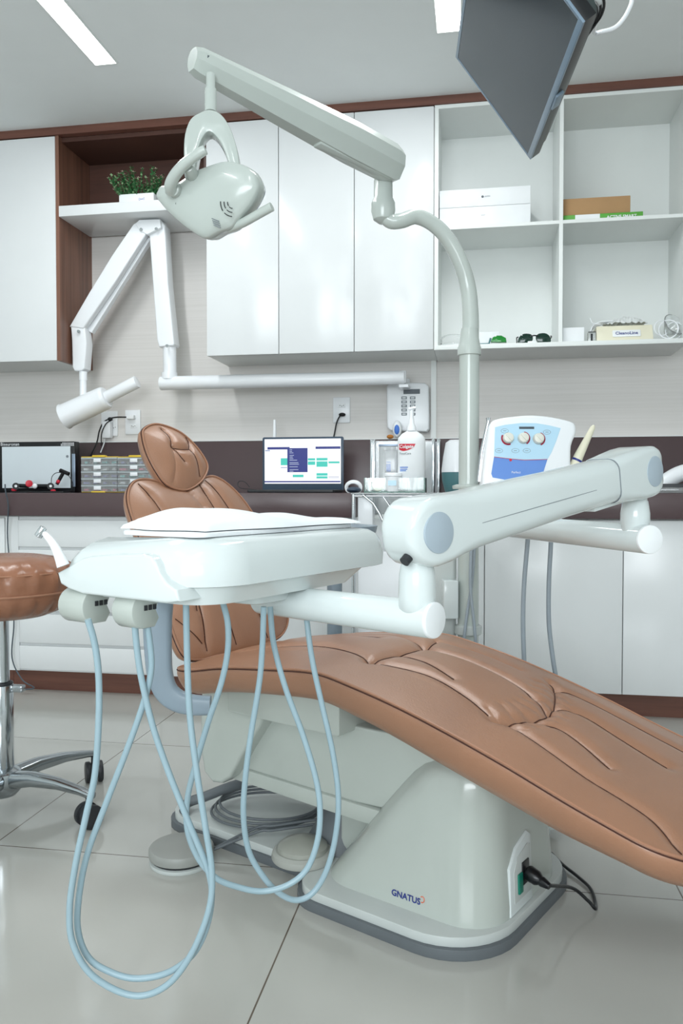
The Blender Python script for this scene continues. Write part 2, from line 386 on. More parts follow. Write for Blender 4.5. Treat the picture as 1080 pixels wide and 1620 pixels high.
# open unit
xo0 = xc3+0.002; xd0 = px(884, 400, YF).x; xd1 = px(890, 400, YF).x; xo1 = 0.815
t = thing('open_shelf_unit', 'white open shelf unit with four compartments right of the doors', 'shelf unit', ((xo0+xo1)/2, YW, ZB))
zb0 = px(884, 548, YF).z; zb1 = px(884, 540.5, YF).z; zm0 = px(884, 353.5, YF).z; zm1 = px(884, 348, YF).z
MB().span((xo0, YF, zb0), (xo1, YW-0.001, zb1), 0.0015).build('bottom_board', M_SHELF, t)
MB().span((xo0, YF+0.002, zb1), (xo0+0.016, YW-0.012, zt0-0.016)).build('side_panel', M_SHELF, t)
MB().span((xo1-0.016, YF+0.002, zb1), (xo1, YW-0.012, zt0-0.016)).build('side_panel', M_SHELF, t)
MB().span((xd0, YF+0.001, zb1), (xd1, YW-0.012, zt0-0.016)).build('divider', M_SHELF, t)
MB().span((xo0, YF+0.002, zt0-0.016), (xo1, YW-0.012, zt0-0.001)).build('top_board', M_SHELF, t)
MB().span((xo0+0.016, YF+0.003, zm0), (xd0, YW-0.012, zm1)).build('shelf', M_SHELF, t)
MB().span((xd1, YF+0.003, zm0), (xo1-0.016, YW-0.012, zm1)).build('shelf', M_SHELF, t)
MB().span((xo0, YW-0.012, zb1), (xo1, YW-0.001, zt0)).build('back_board', M_SHELF, t)
ZU = zb1; ZM = zm1

# ---------------- base cabinets, counter, backsplash
ZC = 0.832; zap = px(400, 818, YC-0.03).z
xg0 = px(560, 800, YC-0.03).x; xg1 = px(700, 800, YC-0.03).x
def base_cab(name, label, x0, x1, fronts, inset=0):
    t = thing(name, label, 'cabinet', ((x0+x1)/2, YW, 0))
    MB().span((x0, YC+0.02, 0.088), (x1, YW-0.001, zap)).build('body', M_SHELF, t)
    MB().span((x0, YC+0.055, 0), (x1, YC+0.07, 0.088)).build('plinth', M_WOOD, t)
    for kind, a, b, c, d in fronts:
        MB().span((a+0.0015, YC, c+0.0015), (b-0.0015, YC+0.019, d-0.0015), 0.002).build(kind, M_CAB, t)
    return t
xa = px(8, 900, YC).x; xb = px(30, 900, YC).x; xdr = xb+0.62
base_cab('base_cabinet', 'white base cabinet door at the far left edge', -2.95, xa, [('door', -2.95, xa-0.45, 0.09, zap-0.01), ('door', xa-0.45, xa, 0.09, zap-0.01)])
t = base_cab('drawer_cabinet', 'white drawer cabinet under the counter behind the brown stool', xa+0.001, xdr, [])
zz = [zap-0.012, px(100, 868, YC).z, px(100, 916, YC).z, px(100, 970, YC).z, px(100, 1021, YC).z, 0.092]
MB().span((xa+0.002, YC+0.004, 0.09), (xb-0.004, YC+0.019, zap-0.004)).build('side_filler', M_CAB, t)
MB().span((xb-0.004, YC+0.012, 0.09), (xdr-0.002, YC+0.0195, zap-0.004)).build('recess_panel', M_CAB, t)
for i in range(5):
    MB().span((xb, YC-0.004, zz[i+1]+0.006), (xdr-0.004, YC+0.0115, zz[i]-0.006), 0.003).build('drawer', M_CAB, t)
base_cab('base_cabinet', 'white base cabinet under the laptop, behind the patient chair', xdr+0.001, xg0, [('door', xdr+0.001, (xdr+xg0)/2, 0.09, zap-0.004), ('door', (xdr+xg0)/2, xg0, 0.09, zap-0.004)])
xr0 = xg1+0.001; xr1 = px(985, 950, YC).x
base_cab('base_cabinet', 'white base cabinet with plain doors at the right', xg0+0.001, 1.6,
         [('door', xg0+0.001, xr1-1.0, 0.09, zap-0.004), ('door', xr1-1.0, xr1-0.5, 0.09, zap-0.004), ('door', xr1-0.5, xr1, 0.09, zap-0.004), ('door', xr1, xr1+0.5, 0.09, zap-0.004), ('door', xr1+0.5, 1.6, 0.09, zap-0.004)])
b = MB(); b.span((-2.95, YC-0.03, zap), (xg0, YW-0.022, ZC), 0.002)
tag(b.build('countertop', M_BROWN), 'dark brown thick countertop under the laptop, left part', 'countertop')
b = MB(); b.span((xg1, YC-0.03, zap), (1.6, YW-0.022, ZC), 0.002)
tag(b.build('countertop', M_BROWN), 'dark brown thick countertop at the right behind the big white arm', 'countertop')
struct('trim_3', MB().span((-2.95, YW-0.021, ZC-0.25), (1.6, YW-0.001, px(755, 694, YW).z), 0.001), M_BROWN)
struct('trim_4', MB().span((-2.95, YW-0.022, px(755, 694, YW).z), (1.6, YW-0.001, px(755, 692.5, YW).z)), M_SHELF)

# ================================================================ PATIENT CHAIR
AX = radians(-27)
U = Vector((cos(AX), sin(AX), 0)); V = Vector((-sin(AX), cos(AX), 0)); OC = Vector((-0.068, 1.688, 0))
def lc(s, t, z): return OC+U*s+V*t+Z*z
chair = thing('patient_chair', 'tan leather reclining patient chair on a white pedestal base', 'chair', OC)

def polyz(prof):
    def f(x):
        if x <= prof[0][0]: return prof[0][1]
        for i in range(len(prof)-1):
            a, b = prof[i], prof[i+1]
            if x <= b[0]:
                p0 = prof[max(i-1, 0)]; p3 = prof[min(i+2, len(prof)-1)]
                t = (x-a[0])/(b[0]-a[0]); h = b[0]-a[0]
                m0 = (b[1]-p0[1])/(b[0]-p0[0]); m1 = (p3[1]-a[1])/(p3[0]-a[0])
                return (2*t**3-3*t*t+1)*a[1]+(t**3-2*t*t+t)*h*m0+(-2*t**3+3*t*t)*b[1]+(t**3-t*t)*h*m1
        return prof[-1][1]
    return f
def segdist(x, y, pl):
    best = 9
    for i in range(len(pl)-1):
        ax, ay = pl[i]; bx, by = pl[i+1]; dx, dy = bx-ax, by-ay
        k = max(0, min(1, ((x-ax)*dx+(y-ay)*dy)/(dx*dx+dy*dy+1e-12)))
        d = (x-ax-k*dx)**2+(y-ay-k*dy)**2
        if d < best: best = d
    return sqrt(best)
def groove_fn(seams):
    S = []
    for pl, dep, w in seams:
        q = smooth2(pl, 5); xs = [p[0] for p in q]; ys = [p[1] for p in q]
        S.append((q, dep, w, min(xs)-4*w, max(xs)+4*w, min(ys)-4*w, max(ys)+4*w))
    def f(x, y):
        h = 0
        for q, dep, w, a, b, c, d in S:
            if a < x < b and c < y < d:
                r = segdist(x, y, q)
                h -= dep*(math.exp(-(r/(w*0.45))**2)*0.30+math.exp(-(r/(w*1.9))**2)*0.62)
        return h
    return f
zt = polyz([(-0.62, 0.430), (-0.5, 0.444), (-0.4, 0.463), (-0.26, 0.479), (-0.14, 0.488), (-0.05, 0.474), (0.05, 0.452), (0.15, 0.424), (0.26, 0.389), (0.37, 0.350), (0.47, 0.318), (0.62, 0.272)])
SA, SB, WH = -0.565, 0.595, 0.252
def halfw(s):
    w = WH
    if s < SA+0.09: k = (SA+0.09-s)/0.09; w = 0.215+(WH-0.215)*sqrt(max(0, 1-k*k))
    if s > SB-0.13: k = (s-(SB-0.13))/0.13; w = 0.10+(WH-0.10)*sqrt(max(0, 1-k*k))
    return w
seams = [
 ([(-0.08, 0.06), (0.02, 0.075), (0.13, 0.06), (0.20, 0.028), (0.226, 0.004)], 0.010, 0.007),
 ([(-0.078, -0.04), (-0.02, -0.038), (0.06, -0.066)], 0.006, 0.007),
 ([(-0.09, -0.125), (0.012, -0.094), (0.104, -0.107), (0.167, -0.13)], 0.008, 0.007),
 ([(0.182, -0.142), (0.2, -0.125), (0.221, -0.061), (0.23, -0.01), (0.216, 0.066), (0.18, 0.155), (0.162, 0.176)], 0.011, 0.007),
 ([(0.205, -0.125), (0.289, -0.142), (0.362, -0.158), (0.428, -0.165), (0.48, -0.18), (0.53, -0.225)], 0.009, 0.006),
 ([(0.226, -0.06), (0.268, -0.039), (0.318, -0.052), (0.376, -0.083)], 0.010, 0.008),
 ([(0.221, 0.053), (0.272, 0.078), (0.34, 0.066), (0.44, 0.04)], 0.010, 0.009),
 ([(0.18, 0.150), (0.22, 0.168), (0.34, 0.17), (0.5, 0.15)], 0.007, 0.007),
 ([(-0.098, -0.135), (-0.084, -0.026), (-0.084, 0.071), (-0.098, 0.14)], 0.009, 0.007),
 ([(-0.54, 0.10), (-0.40, 0.125), (-0.25, 0.13), (-0.15, 0.10), (-0.09, 0.07)], 0.013, 0.010),
 ([(-0.54, -0.09), (-0.40, -0.08), (-0.27, -0.075), (-0.16, -0.105), (-0.096, -0.131)], 0.008, 0.008),
 ([(-0.38, 0.035), (-0.28, 0.06), (-0.19, 0.045)], 0.006, 0.010),
 ([(0.10, 0.165), (0.0, 0.17), (-0.08, 0.15)], 0.004, 0.009),
]
for k in range(9):   # short puckers around the swag seam
    a = -0.13+k*0.036; s0 = 0.214-((a)/0.17)**2*0.04
    seams.append(([(s0-0.004, a), (s0-0.034, a*0.82+random.uniform(-.008, .008))], 0.0035, 0.005))
    seams.append(([(s0+0.010, a), (s0+0.045, a*0.85+random.uniform(-.008, .008))], 0.0028, 0.006))
gf = groove_fn(seams)
NI, NJ = 500, 220
rows = []
def surf(s, tt):
    w = halfw(s); b = tt/w if w > 1e-6 else 0
    e = max(0.0, 1-abs(b)**4)
    endf = min(1, (s-SA)/0.05, (SB-s)/0.06); endf = max(0, endf); endf = sqrt(1-(1-endf)**2)
    dome = 0.016*(1-abs(b)**2.6)*endf
    # two rounded cushions along the seat / leg rest
    puff = 0.006*(1-min(1, abs((s-0.07)/0.14))**2)*(1-min(1, abs(tt/0.13))**2)+0.010*(1-min(1, abs((s+0.30)/0.2))**2)*(1-min(1, abs(tt/0.12))**2)
    return zt(s)+dome+puff*endf+gf(s, tt)*min(1, e*2.2)
for i in range(NI+1):
    s = SA+(SB-SA)*i/NI; w = halfw(s); r = []
    for j in range(NJ+1):
        b = -1+2*j/NJ; tt = w*(b*1.0)
        r.append(lc(s, tt, surf(s, tt)))
    rows.append(r)
b = MB(); b.quadgrid(rows)
# boundary loop and side wall
bd = [(i, 0) for i in range(NI+1)]+[(NI, j) for j in range(1, NJ+1)]+[(i, NJ) for i in range(NI-1, -1, -1)]+[(0, j) for j in range(NJ-1, 0, -1)]
loop = [rows[i][j] for i, j in bd]; nl = len(loop); outn = []
for k in range(nl):
    tg = loop[(k+3) % nl]-loop[(k-3) % nl]; tg.z = 0; tg.normalize(); outn.append(Vector((tg.y, -tg.x, 0)))
thk = polyz([(-0.62, 1.0), (-0.25, 1.05), (-0.05, 1.2), (0.12, 1.35), (0.30, 1.3), (0.45, 1.05), (0.6, 0.85)])
def taper(p): return thk((p-OC).dot(U))
prof = [(0, 0), (0.0035, -0.002), (0.006, -0.007), (0.006, -0.014), (0.002, -0.028), (-0.007, -0.044), (-0.018, -0.056), (-0.034, -0.061)]
rings = [[loop[k]+outn[k]*o_+Z*dz*taper(loop[k]) for k in range(nl)] for o_, dz in prof]
b.loft(rings, False, False)
last = rings[-1]; na = NI
vs = []; fs = []
for i in range(0, NI+1):
    near = last[i]; far = last[NI+NJ+(NI-i)] if NI+NJ+(NI-i) < nl else last[0]
    vs += [near, far]
for i in range(NI): fs.append((2*i, 2*i+1, 2*i+3, 2*i+2))
b.add(vs, fs)
seat = b.build('seat', M_LEATHER, chair, sharp=60)
seat_bv = BVHTree.FromPolygons(b.v, b.f)
def dropz(p): h_ = seat_bv.ray_cast(p, -Z); return h_[0] if h_[0] else p
b = MB()
for pl, dep, w in seams:
    if dep >= 0.0055:
        pts = [dropz(lc(x, y, 0.7))+Z*0.0009 for x, y in smooth2(pl, 8) if SA+0.01 < x < SB-0.01 and abs(y) < halfw(x)-0.004]
        if len(pts) > 2: b.tube(pts, 0.0013, 5)
b.build('seam_shade', M_SEAMDARK, seat)  # dark lines laid along the seams as the shade of their creases
b = MB(); pp = [loop[k]+outn[k]*0.0035+Z*(-0.001) for k in range(0, nl, 3)]; b.tube(pp+[pp[0]], 0.0026, 6, False)
b.build('piping', M_PIPING, seat)
b = MB(); pp = [loop[k]+outn[k]*0.0062+Z*(-0.0048) for k in range(0, nl, 3)]; b.tube(pp+[pp[0]], 0.0013, 5, False)
b.build('seam', M_SEAMDARK, seat)

def padk(q, cx, cy, x, y):
    a = atan2(y-cy, x-cx); best = None
    for i in range(len(q)):
        x0, y0 = q[i][0]-cx, q[i][1]-cy; x1, y1 = q[(i+1) % len(q)][0]-cx, q[(i+1) % len(q)][1]-cy
        dx, dy = x-cx, y-cy; den = dx*(y1-y0)-dy*(x1-x0)
        if abs(den) < 1e-12: continue
        t = (x0*(y1-y0)-y0*(x1-x0))/den; u_ = (x0*dy-y0*dx)/den
        if t > 0 and -1e-6 <= u_ <= 1+1e-6: best = t
    return 1/best if best else 0
def radial_pad(name, outline, P0, ex, ey, n, dome, side, seams, parent, NR=110, rim_in=0.0, curve=0.0, powr=3.0, mat_=None):
    q = closed2(outline, 14); cx = sum(p[0] for p in q)/len(q); cy = sum(p[1] for p in q)/len(q)
    g = groove_fn(seams); rings = []
    for i in range(NR+1):
        k = (i/NR)**0.8; ring = []
        for (x_, y_) in q:
            x = cx+(x_-cx)*k; y = cy+(y_-cy)*k
            h = dome*(1-k**powr)+g(x, y)*min(1, (1-k)*6)+curve*(x*x)
            ring.append(P0+ex*x+ey*y+n*h)
        rings.append(ring)
    rings = rings[::-1]
    edge = rings[0]; m = len(edge); c3 = P0+ex*cx+ey*cy
    out = []
    for k in range(m):
        tg = (edge[(k+1) % m]-edge[(k-1) % m]).normalized(); o = tg.cross(n); o.normalize()
        if o.dot(edge[k]-c3) < 0: o = -o
        out.append(o)
    pr_ = [(-0.045, -side), (-0.020, -side*0.95), (-0.006, -side*0.72), (0.004, -side*0.4), (0.006, -side*0.15), (0.003, -0.002)]
    side_r = [[edge[k]+out[k]*o_*(1 if o_ > 0 else 1)+n*dz for k in range(m)] for o_, dz in pr_]
    mb = MB(); mb.loft(side_r+rings, True, True)
    o = mb.build(name, mat_ or M_LEATHER, parent, sharp=60)
    pbv = BVHTree.FromPolygons(mb.v, mb.f)
    def onp(x, y):
        c_ = P0+ex*x+ey*y; h_ = pbv.ray_cast(c_+n*0.2, -n); return (h_[0] if h_[0] else c_)+n*0.0005
    b = MB()
    for pl, dep, w in seams:
        if dep >= 0.0055:
            pts = [onp(x, y) for x, y in smooth2(pl, 5) if padk(q, cx, cy, x, y) < 0.985]
            if len(pts) > 2: b.tube(pts, 0.0013, 5)
    b.build('seam_shade', M_SEAMDARK, o)  # crease shade drawn as dark lines along the pad's seams
    b = MB(); pp = [edge[k]+out[k]*0.0035 for k in range(m)]; b.tube(pp+[pp[0]], 0.0026, 6, False); b.build('piping', M_PIPING, o)
    b = MB(); pp = [edge[k]+out[k]*0.0062-n*0.0045 for k in range(m)]; b.tube(pp+[pp[0]], 0.0013, 5, False); b.build('seam', M_SEAMDARK, o)
    return o
# backrest, leaning back
ab = radians(27)
EB = -U*sin(ab)+Z*cos(ab); NB = U*cos(ab)+Z*sin(ab); PB = lc(-0.585, 0, 0.452)
bo = [(-0.15, -0.012), (-0.188, 0.008), (-0.195, 0.08), (-0.184, 0.14), (-0.185, 0.24), (-0.200, 0.33), (-0.198, 0.41), (-0.168, 0.455), (-0.12, 0.466), (-0.03, 0.452), (0.06, 0.468), (0.125, 0.478), (0.18, 0.44), (0.218, 0.37), (0.232, 0.28), (0.225, 0.16), (0.212, 0.06), (0.17, 0.01), (0.10, -0.008), (0.0, -0.012), (-0.09, -0.012)]
radial_pad('backrest', bo, PB-NB*0.0, V, EB, NB, 0.026, 0.048,
 [([(-0.12, 0.0), (-0.105, 0.12), (-0.10, 0.25), (-0.13, 0.4), (-0.155, 0.455)], 0.010, 0.007), ([(0.10, 0.0), (0.085, 0.12), (0.075, 0.25), (0.06, 0.4), (0.05, 0.462)], 0.011, 0.007),
  ([(0.12, 0.36), (0.10, 0.43), (0.08, 0.468)], 0.007, 0.007), ([(0.02, 0.38), (0.005, 0.42), (-0.02, 0.45)], 0.005, 0.007),
  ([(-0.12, 0.10), (-0.105, 0.17), (-0.10, 0.20)], 0.006, 0.006), ([(-0.13, 0.02), (-0.16, 0.06), (-0.19, 0.10)], 0.006, 0.007), ([(-0.02, 0.0), (-0.035, 0.1), (-0.05, 0.2)], 0.006, 0.007)], chair, powr=4.0)
ah = radians(24)
EH = -U*sin(ah)+Z*cos(ah); NH = U*cos(ah)+Z*sin(ah); PH = lc(-0.775, 0.0, 0.85)
# headrest outline follows its own tilted ellipse
ho = [(0.166, -0.087, ), ]
ho = [(-0.087, 0.166), (-0.040, 0.182), (0.026, 0.166), (0.068, 0.130), (0.092, 0.083), (0.086, 0.053), (0.046, 0.018), (-0.012, -0.004), (-0.064, 0.008), (-0.086, 0.042), (-0.100, 0.094), (-0.099, 0.142)]
head = radial_pad('headrest', ho, PH, V, EH, NH, 0.022, 0.052,
 [([(-0.035, 0.172), (-0.022, 0.145), (-0.026, 0.118), (-0.02, 0.11), (0.0, 0.105), (0.03, 0.108), (0.042, 0.115), (0.05, 0.135), (0.045, 0.155)], 0.009, 0.006),
  ([(-0.022, 0.11), (-0.012, 0.085), (0.0, 0.068)], 0.007, 0.006), ([(0.042, 0.112), (0.05, 0.075), (0.052, 0.03)], 0.006, 0.005), ([(-0.03, 0.11), (-0.035, 0.06), (-0.05, 0.01)], 0.005, 0.005)], chair, NR=40, powr=2.4)
b = MB(); b.cyl(lc(-0.80, -0.02, 0.84)-NH*0.035, lc(-0.76, -0.02, 0.78)-NB*0.04, 0.014); b.build('headrest_post', M_CHROME, chair)
b = MB(); b.prism(rrect(-0.15, 0.02, 0.15, 0.40, 0.05), PB-NB*0.085, V, EB, NB, 0, 0.03, 0.01); b.build('backrest_shell', M_CREAM, chair)

# frame under the seat
b = MB(); b.prism(rrect(-0.46, 0.338, -0.143, 0.455, 0.006, 2), OC, U, Z, V, -0.175, 0.03, 0.004); b.build('seat_frame', M_CREAM, chair)
b = MB(); cov = [Vector((0, 0, 0))]
def near2(x, y, t):   # pixel -> (s, z) in the chair's long plane at offset t
    d = FW+RT*((x-540)/FPX)-UP*((y-810)/FPX); k = ((OC+V*t-CP).dot(V))/d.dot(V); w = CP+d*k
    return ((w-OC).dot(U), w.z)
cp = [near2(x, y, -0.16) for x, y in [(318, 1080), (420, 1080), (424, 1110), (410, 1150), (385, 1190), (364, 1230), (350, 1240), (335, 1238), (322, 1222), (317, 1190), (316, 1140)]]
b.prism(cp, OC, U, Z, V, -0.16, 0.12, 0.008, 3); b.build('rear_cover', M_CREAM, chair)
b = MB(); cp = [near2(x, y, -0.12) for x, y in [(369, 1211), (560, 1270), (700, 1300), (720, 1180), (420, 1120), (400, 1140)]]
b.prism(cp, OC, U, Z, V, -0.12, 0.12, 0.006, 3); b.build('lift_arm', M_CREAM, chair)
b = MB(); cp = [near2(x, y, -0.126) for x, y in [(353, 1228), (369, 1212), (592, 1281), (680, 1306), (660, 1325), (570, 1301)]]
b.prism(cp, OC, U, Z, V, -0.126, 0.126, 0.004, 2); b.build('lift_arm_skirt', M_CREAM, chair)
b = MB(); b.prism(rrect(-0.22, 0.04, 0.1, 0.28, 0.03), OC, U, Z, V, -0.07, 0.09, 0.01); b.build('lift_column', M_CREAM, chair)
b = MB(); cp = [(0.03, 0.325), (0.14, 0.325), (0.14, 0.37), (0.03, 0.40)]
b.prism(cp, OC, U, Z, V, -0.08, 0.10, 0.004); b.build('leg_rest_frame', M_CREAM, chair)

# base plate: wide front part and narrow tail, dark rim + light top
def plate(inset, z0, z1, rnd):
    i = inset
    pts = []
    def arc(cx, cy, r, a0, a1, n=9):
        for k in range(n+1):
            a = radians(a0+(a1-a0)*k/n); pts.append((cx+r*cos(a), cy+r*sin(a)))
    s0, s1, wf, wr, se = -0.235+i, 0.215-i, 0.243-i, 0.146-i, -0.735+i
    arc(s1-0.14, -wf+0.14, 0.14, -90, 0); arc(s1-0.12, wf-0.12, 0.12, 0, 90)
    arc(s0+0.05, wf-0.05, 0.05, 90, 180, 5); arc(s0-0.03+i, wr+0.03, 0.03, 0, -90, 5)
    arc(se+0.08, wr-0.08, 0.08, 90, 180, 6); arc(se+0.08, -wr+0.08, 0.08, 180, 270, 6)
    arc(s0-0.05+i, -wr-0.05, 0.05, 90, 0, 6); arc(s0+0.07, -wf+0.07, 0.07, 180, 270, 7)
    mb = MB(); mb.prism(pts, OC, U, V, Z, z0, z1, rnd, 3); return mb
plate(0.0, 0.0, 0.020, 0.003).build('base_rim', M_RUBBER, chair)
plate(0.007, 0.020, 0.038, 0.010).build('base_plate', M_PLATE, chair)
# pedestal cover, lofted
def hring(z, s0, s1, t0, t1, r):
    return [lc(a, c, z) for a, c in rrect(s0, t0, s1, t1, r, 8)]
hp = [(0.036, -0.205, 0.196, 0.182, 0.085), (0.06, -0.187, 0.196, 0.180, 0.085), (0.12, -0.140, 0.192, 0.174, 0.085), (0.18, -0.094, 0.188, 0.167, 0.083), (0.24, -0.048, 0.184, 0.158, 0.08),
      (0.285, -0.012, 0.180, 0.150, 0.075), (0.304, 0.008, 0.176, 0.143, 0.07), (0.316, 0.026, 0.168, 0.132, 0.062), (0.322, 0.046, 0.155, 0.112, 0.048)]
b = MB(); b.loft([hring(z, a, c, -w, w, r) for z, a, c, w, r in hp]); hous = b.build('pedestal_cover', M_CREAM, chair, sharp=50)
bv = BVHTree.FromPolygons(b.v, b.f)
def cast(x, y, off=0.001):
    d = (FW+RT*((x-540)/FPX)-UP*((y-810)/FPX)).normalized(); h = bv.ray_cast(CP, d)
    if h[0] is None: return None
    n = h[1] if h[1].dot(d) < 0 else -h[1]
    return h[0]+n*off, n
def decal(mb, vs, fs, cx, cy, ax, ay):   # flat shape laid onto the curved cover around the hit point
    h, n = cast(cx, cy, 0); ex = (ax-n*ax.dot(n)).normalized(); ey = n.cross(ex)
    if ey.z < 0: ey = -ey
    out = []
    for v in vs:
        p = h+ex*v.x+ey*v.y; q = bv.ray_cast(p+n*0.02, -n)
        out.append((q[0] if q[0] else p)+n*0.0012)
    mb.add(out, fs)
vs, fs = text_mesh('GNATUS', 0.0165, 0.0004)
b = MB(); decal(b, vs, fs, 642, 1419, U, Z); b.build('lettering', M_NAVY, hous, recalc=False)['label'] = 'dark blue maker lettering'
h, n = cast(668, 1423, 0.0012); ex = (U-n*U.dot(n)).normalized(); ey = n.cross(ex); ey = ey if ey.z > 0 else -ey
b = MB(); arc = [h+ex*0.0045*cos(a)+ey*0.0055*sin(a) for a in [radians(k) for k in range(-120, 150, 15)]]; b.tube(arc, 0.0008, 5)
b.build('emblem', M_ORANGE, hous)['label'] = 'small orange open ring mark'
# socket panel on the foot end of the cover
sp0 = lc(0.1955, -0.045, 0.105)
tilt = (Z - U*0.04).normalized()
b = MB(); b.prism([(-0.05, -0.066), (0.05, -0.066), (0.05, 0.06), (0.035, 0.07), (-0.02, 0.055), (-0.05, 0.025)], sp0-U*0.008, V, tilt, U, 0, 0.010, 0.004); sk = b.build('socket_panel', M_PLAST, hous)
b = MB(); b.prism([(-0.036, -0.045), (0.04, -0.045), (0.04, 0.045), (0.028, 0.05), (-0.018, 0.038), (-0.036, 0.016)], sp0-U*0.008, V, tilt, U, 0.010, 0.0115, 0.001); b.build('inlay', M_PLATE, sk)
b = MB(); b.prism(rrect(-0.022, -0.032, -0.004, 0.006, 0.002), sp0, V, tilt, U, 0.003, 0.007, 0.001); b.build('switch', M_TEALSW, sk)
b = MB(); b.prism(rrect(-0.002, -0.022, 0.028, 0.022, 0.002), sp0, V, tilt, U, 0.003, 0.006, 0.001); b.build('socket', M_BLACK, sk)

# armrest bracket (curved flat band)
ap = [pd(x, y, 1.50) for x, y in [(250, 950), (249, 985), (250, 1030), (253, 1065), (262, 1092), (280, 1108), (305, 1115), (333, 1116)]]
ap = smoothpath(ap, 6); b = MB(); rings = []
ws = len(ap)
for i, p in enumerate(ap):
    tg = (ap[min(i+1, ws-1)]-ap[max(i-1, 0)]).normalized(); side = tg.cross(FW).normalized(); dp = side.cross(tg).normalized()
    k = i/(ws-1); hw = 0.0285*(1-0.38*k); hd = 0.012
    rings.append([p+side*a+dp*c for a, c in rrect(-hw, -hd, hw, hd, 0.009, 3)])
b.loft(rings); b.build('armrest_bracket', M_ARMREST, chair)
b = MB(); b.prism(rrect(-0.16, -0.03, 0.10, 0.03, 0.028), pd(252, 950, 1.50)+Z*0.005, U, V, Z, 0, 0.025, 0.008); b.build('armrest', M_ARMREST, chair)
# base foot lever and bellows
b = MB(); b.tube(smoothpath([pz(291, 1283, 0.05), pz(297, 1270, 0.058), pz(325, 1260, 0.07), pz(360, 1246, 0.085), pz(385, 1238, 0.09)], 6), 0.0125, 12); b.build('foot_lever', M_RUBBER, chair)
b = MB(); b.lathe([(0.095, 0), (0.09, 0.01), (0.055, 0.07), (0.04, 0.12)], lc(-0.25, 0.0, 0.038), Z, 24); b.build('bellows', M_RUBBER, chair)

# pedals and cables
def pedal(label, c, r, grp):
    t = thing('foot_pedal', label, 'foot pedal', c, grp)
    b = MB(); b.lathe([(r*0.96, 0), (r*0.98, 0.003), (r*0.97, 0.008), (r*0.9, 0.010)], c, Z, 40); b.build('base', M_PLATE, t)
    b = MB(); b.lathe([(r*0.9, 0.010), (r*0.93, 0.016), (r*0.93, 0.017)], c, Z, 40); b.build('gap_ring', M_DARKR, t)
    b = MB(); b.lathe([(r*0.99, 0.017), (r, 0.020), (r, 0.032), (r*0.96, 0.037), (r*0.86, 0.039), (0.001, 0.041)], c, Z, 40); b.build('cap', mat('pedal_grey', rgb(150, 152, 148), 0.4), t)
    return t
pc1 = pz(287, 1349, 0.02); pc1.z = 0
pedal('flat round grey foot pedal lying on the floor tiles', pc1, 0.073, 'foot pedals')
pc2 = pz(479, 1352, 0.045); pc2.z = 0.039
t = thing('foot_pedal', 'domed round grey foot pedal standing on the chair base plate', 'foot pedal', pc2, 'foot pedals')
b = MB(); b.lathe([(0.067, 0), (0.069, 0.004), (0.067, 0.014), (0.060, 0.020)], pc2, Z, 40); b.build('base', mat('pedal_base_grey', rgb(170, 172, 166), 0.35), t)
b = MB(); b.lathe([(0.056, 0.018), (0.054, 0.028), (0.047, 0.034), (0.030, 0.040), (0.014, 0.046), (0.001, 0.048)], pc2, Z, 40); b.build('dome', mat('pedal_dome_grey', rgb(158, 160, 152), 0.3), t)
cc = pz(420, 1275, 0.055); b = MB()
for k in range(3):
    b.torus(cc+Vector((0.004*k, 0.006*k, -0.008+0.007*k)), Z+U*0.02*k, 0.112-0.004*k, 0.0035, 48, 8, 1.2, RT)
b.tube(smoothpath([pc1+Vector((0.062, 0.02, 0.02)), pc1+Vector((0.16, 0.07, 0.05)), lc(-0.40, -0.09, 0.052), lc(-0.33, -0.02, 0.06), lc(-0.29, 0.03, 0.06)], 8), 0.0035, 8)
b.tube(smoothpath([pc1+Vector((0.062, 0.025, 0.02)), pc1+Vector((0.15, 0.09, 0.05)), lc(-0.41, -0.07, 0.054), lc(-0.34, 0.0, 0.062), lc(-0.29, 0.05, 0.06)], 8), 0.0035, 8)
tag(b.build('pedal_cable', M_RUBBER), 'coiled grey pedal cable on the base plate', 'cable')
t = thing('mains_lead', 'black mains cord plugged into the chair base on the right', 'cord', lc(0.27, -0.04, 0))
plug0 = sp0+V*0.013+U*0.008
b = MB(); b.lathe([(0.013, 0), (0.015, 0.004), (0.014, 0.022), (0.009, 0.03), (0.010, 0.034), (0.006, 0.05)], plug0, (U*1.0-V*0.15-Z*0.25), 16); b.build('plug', M_BLACK, t)
pe = plug0+(U*1.0-V*0.15-Z*0.25).normalized()*0.045
c1 = pz(942, 1437, 0.004); c2 = pz(880, 1363, 0.03)
b = MB(); b.tube(smoothpath([pe, pz(905, 1405, 0.05), pz(930, 1425, 0.022), c1, pz(935, 1408, 0.005), pz(915, 1388, 0.006), pz(890, 1368, 0.008), pz(872, 1350, 0.008)], 8), 0.0036, 8); b.build('cable', M_BLACK, t)

# ================================================================ DELIVERY UNIT (console, arm)
unit = thing('delivery_unit', 'white instrument console on a big jointed arm over the chair', 'dental unit', pd(690, 1000, 1.06)*1)
def plan(lat, dc): return Vector((CP.x, CP.y, 0))+Vector((-sin(YAW), cos(YAW), 0))*dc+RT*lat
N0 = plan(-0.165, 0.985)
Pd = (RT*0.54+Vector((-sin(YAW), cos(YAW), 0))*0.84).normalized(); Qd = Vector((-Pd.y, Pd.x, 0))
def cn(p, q, z): return N0+Pd*p+Qd*q+Z*z
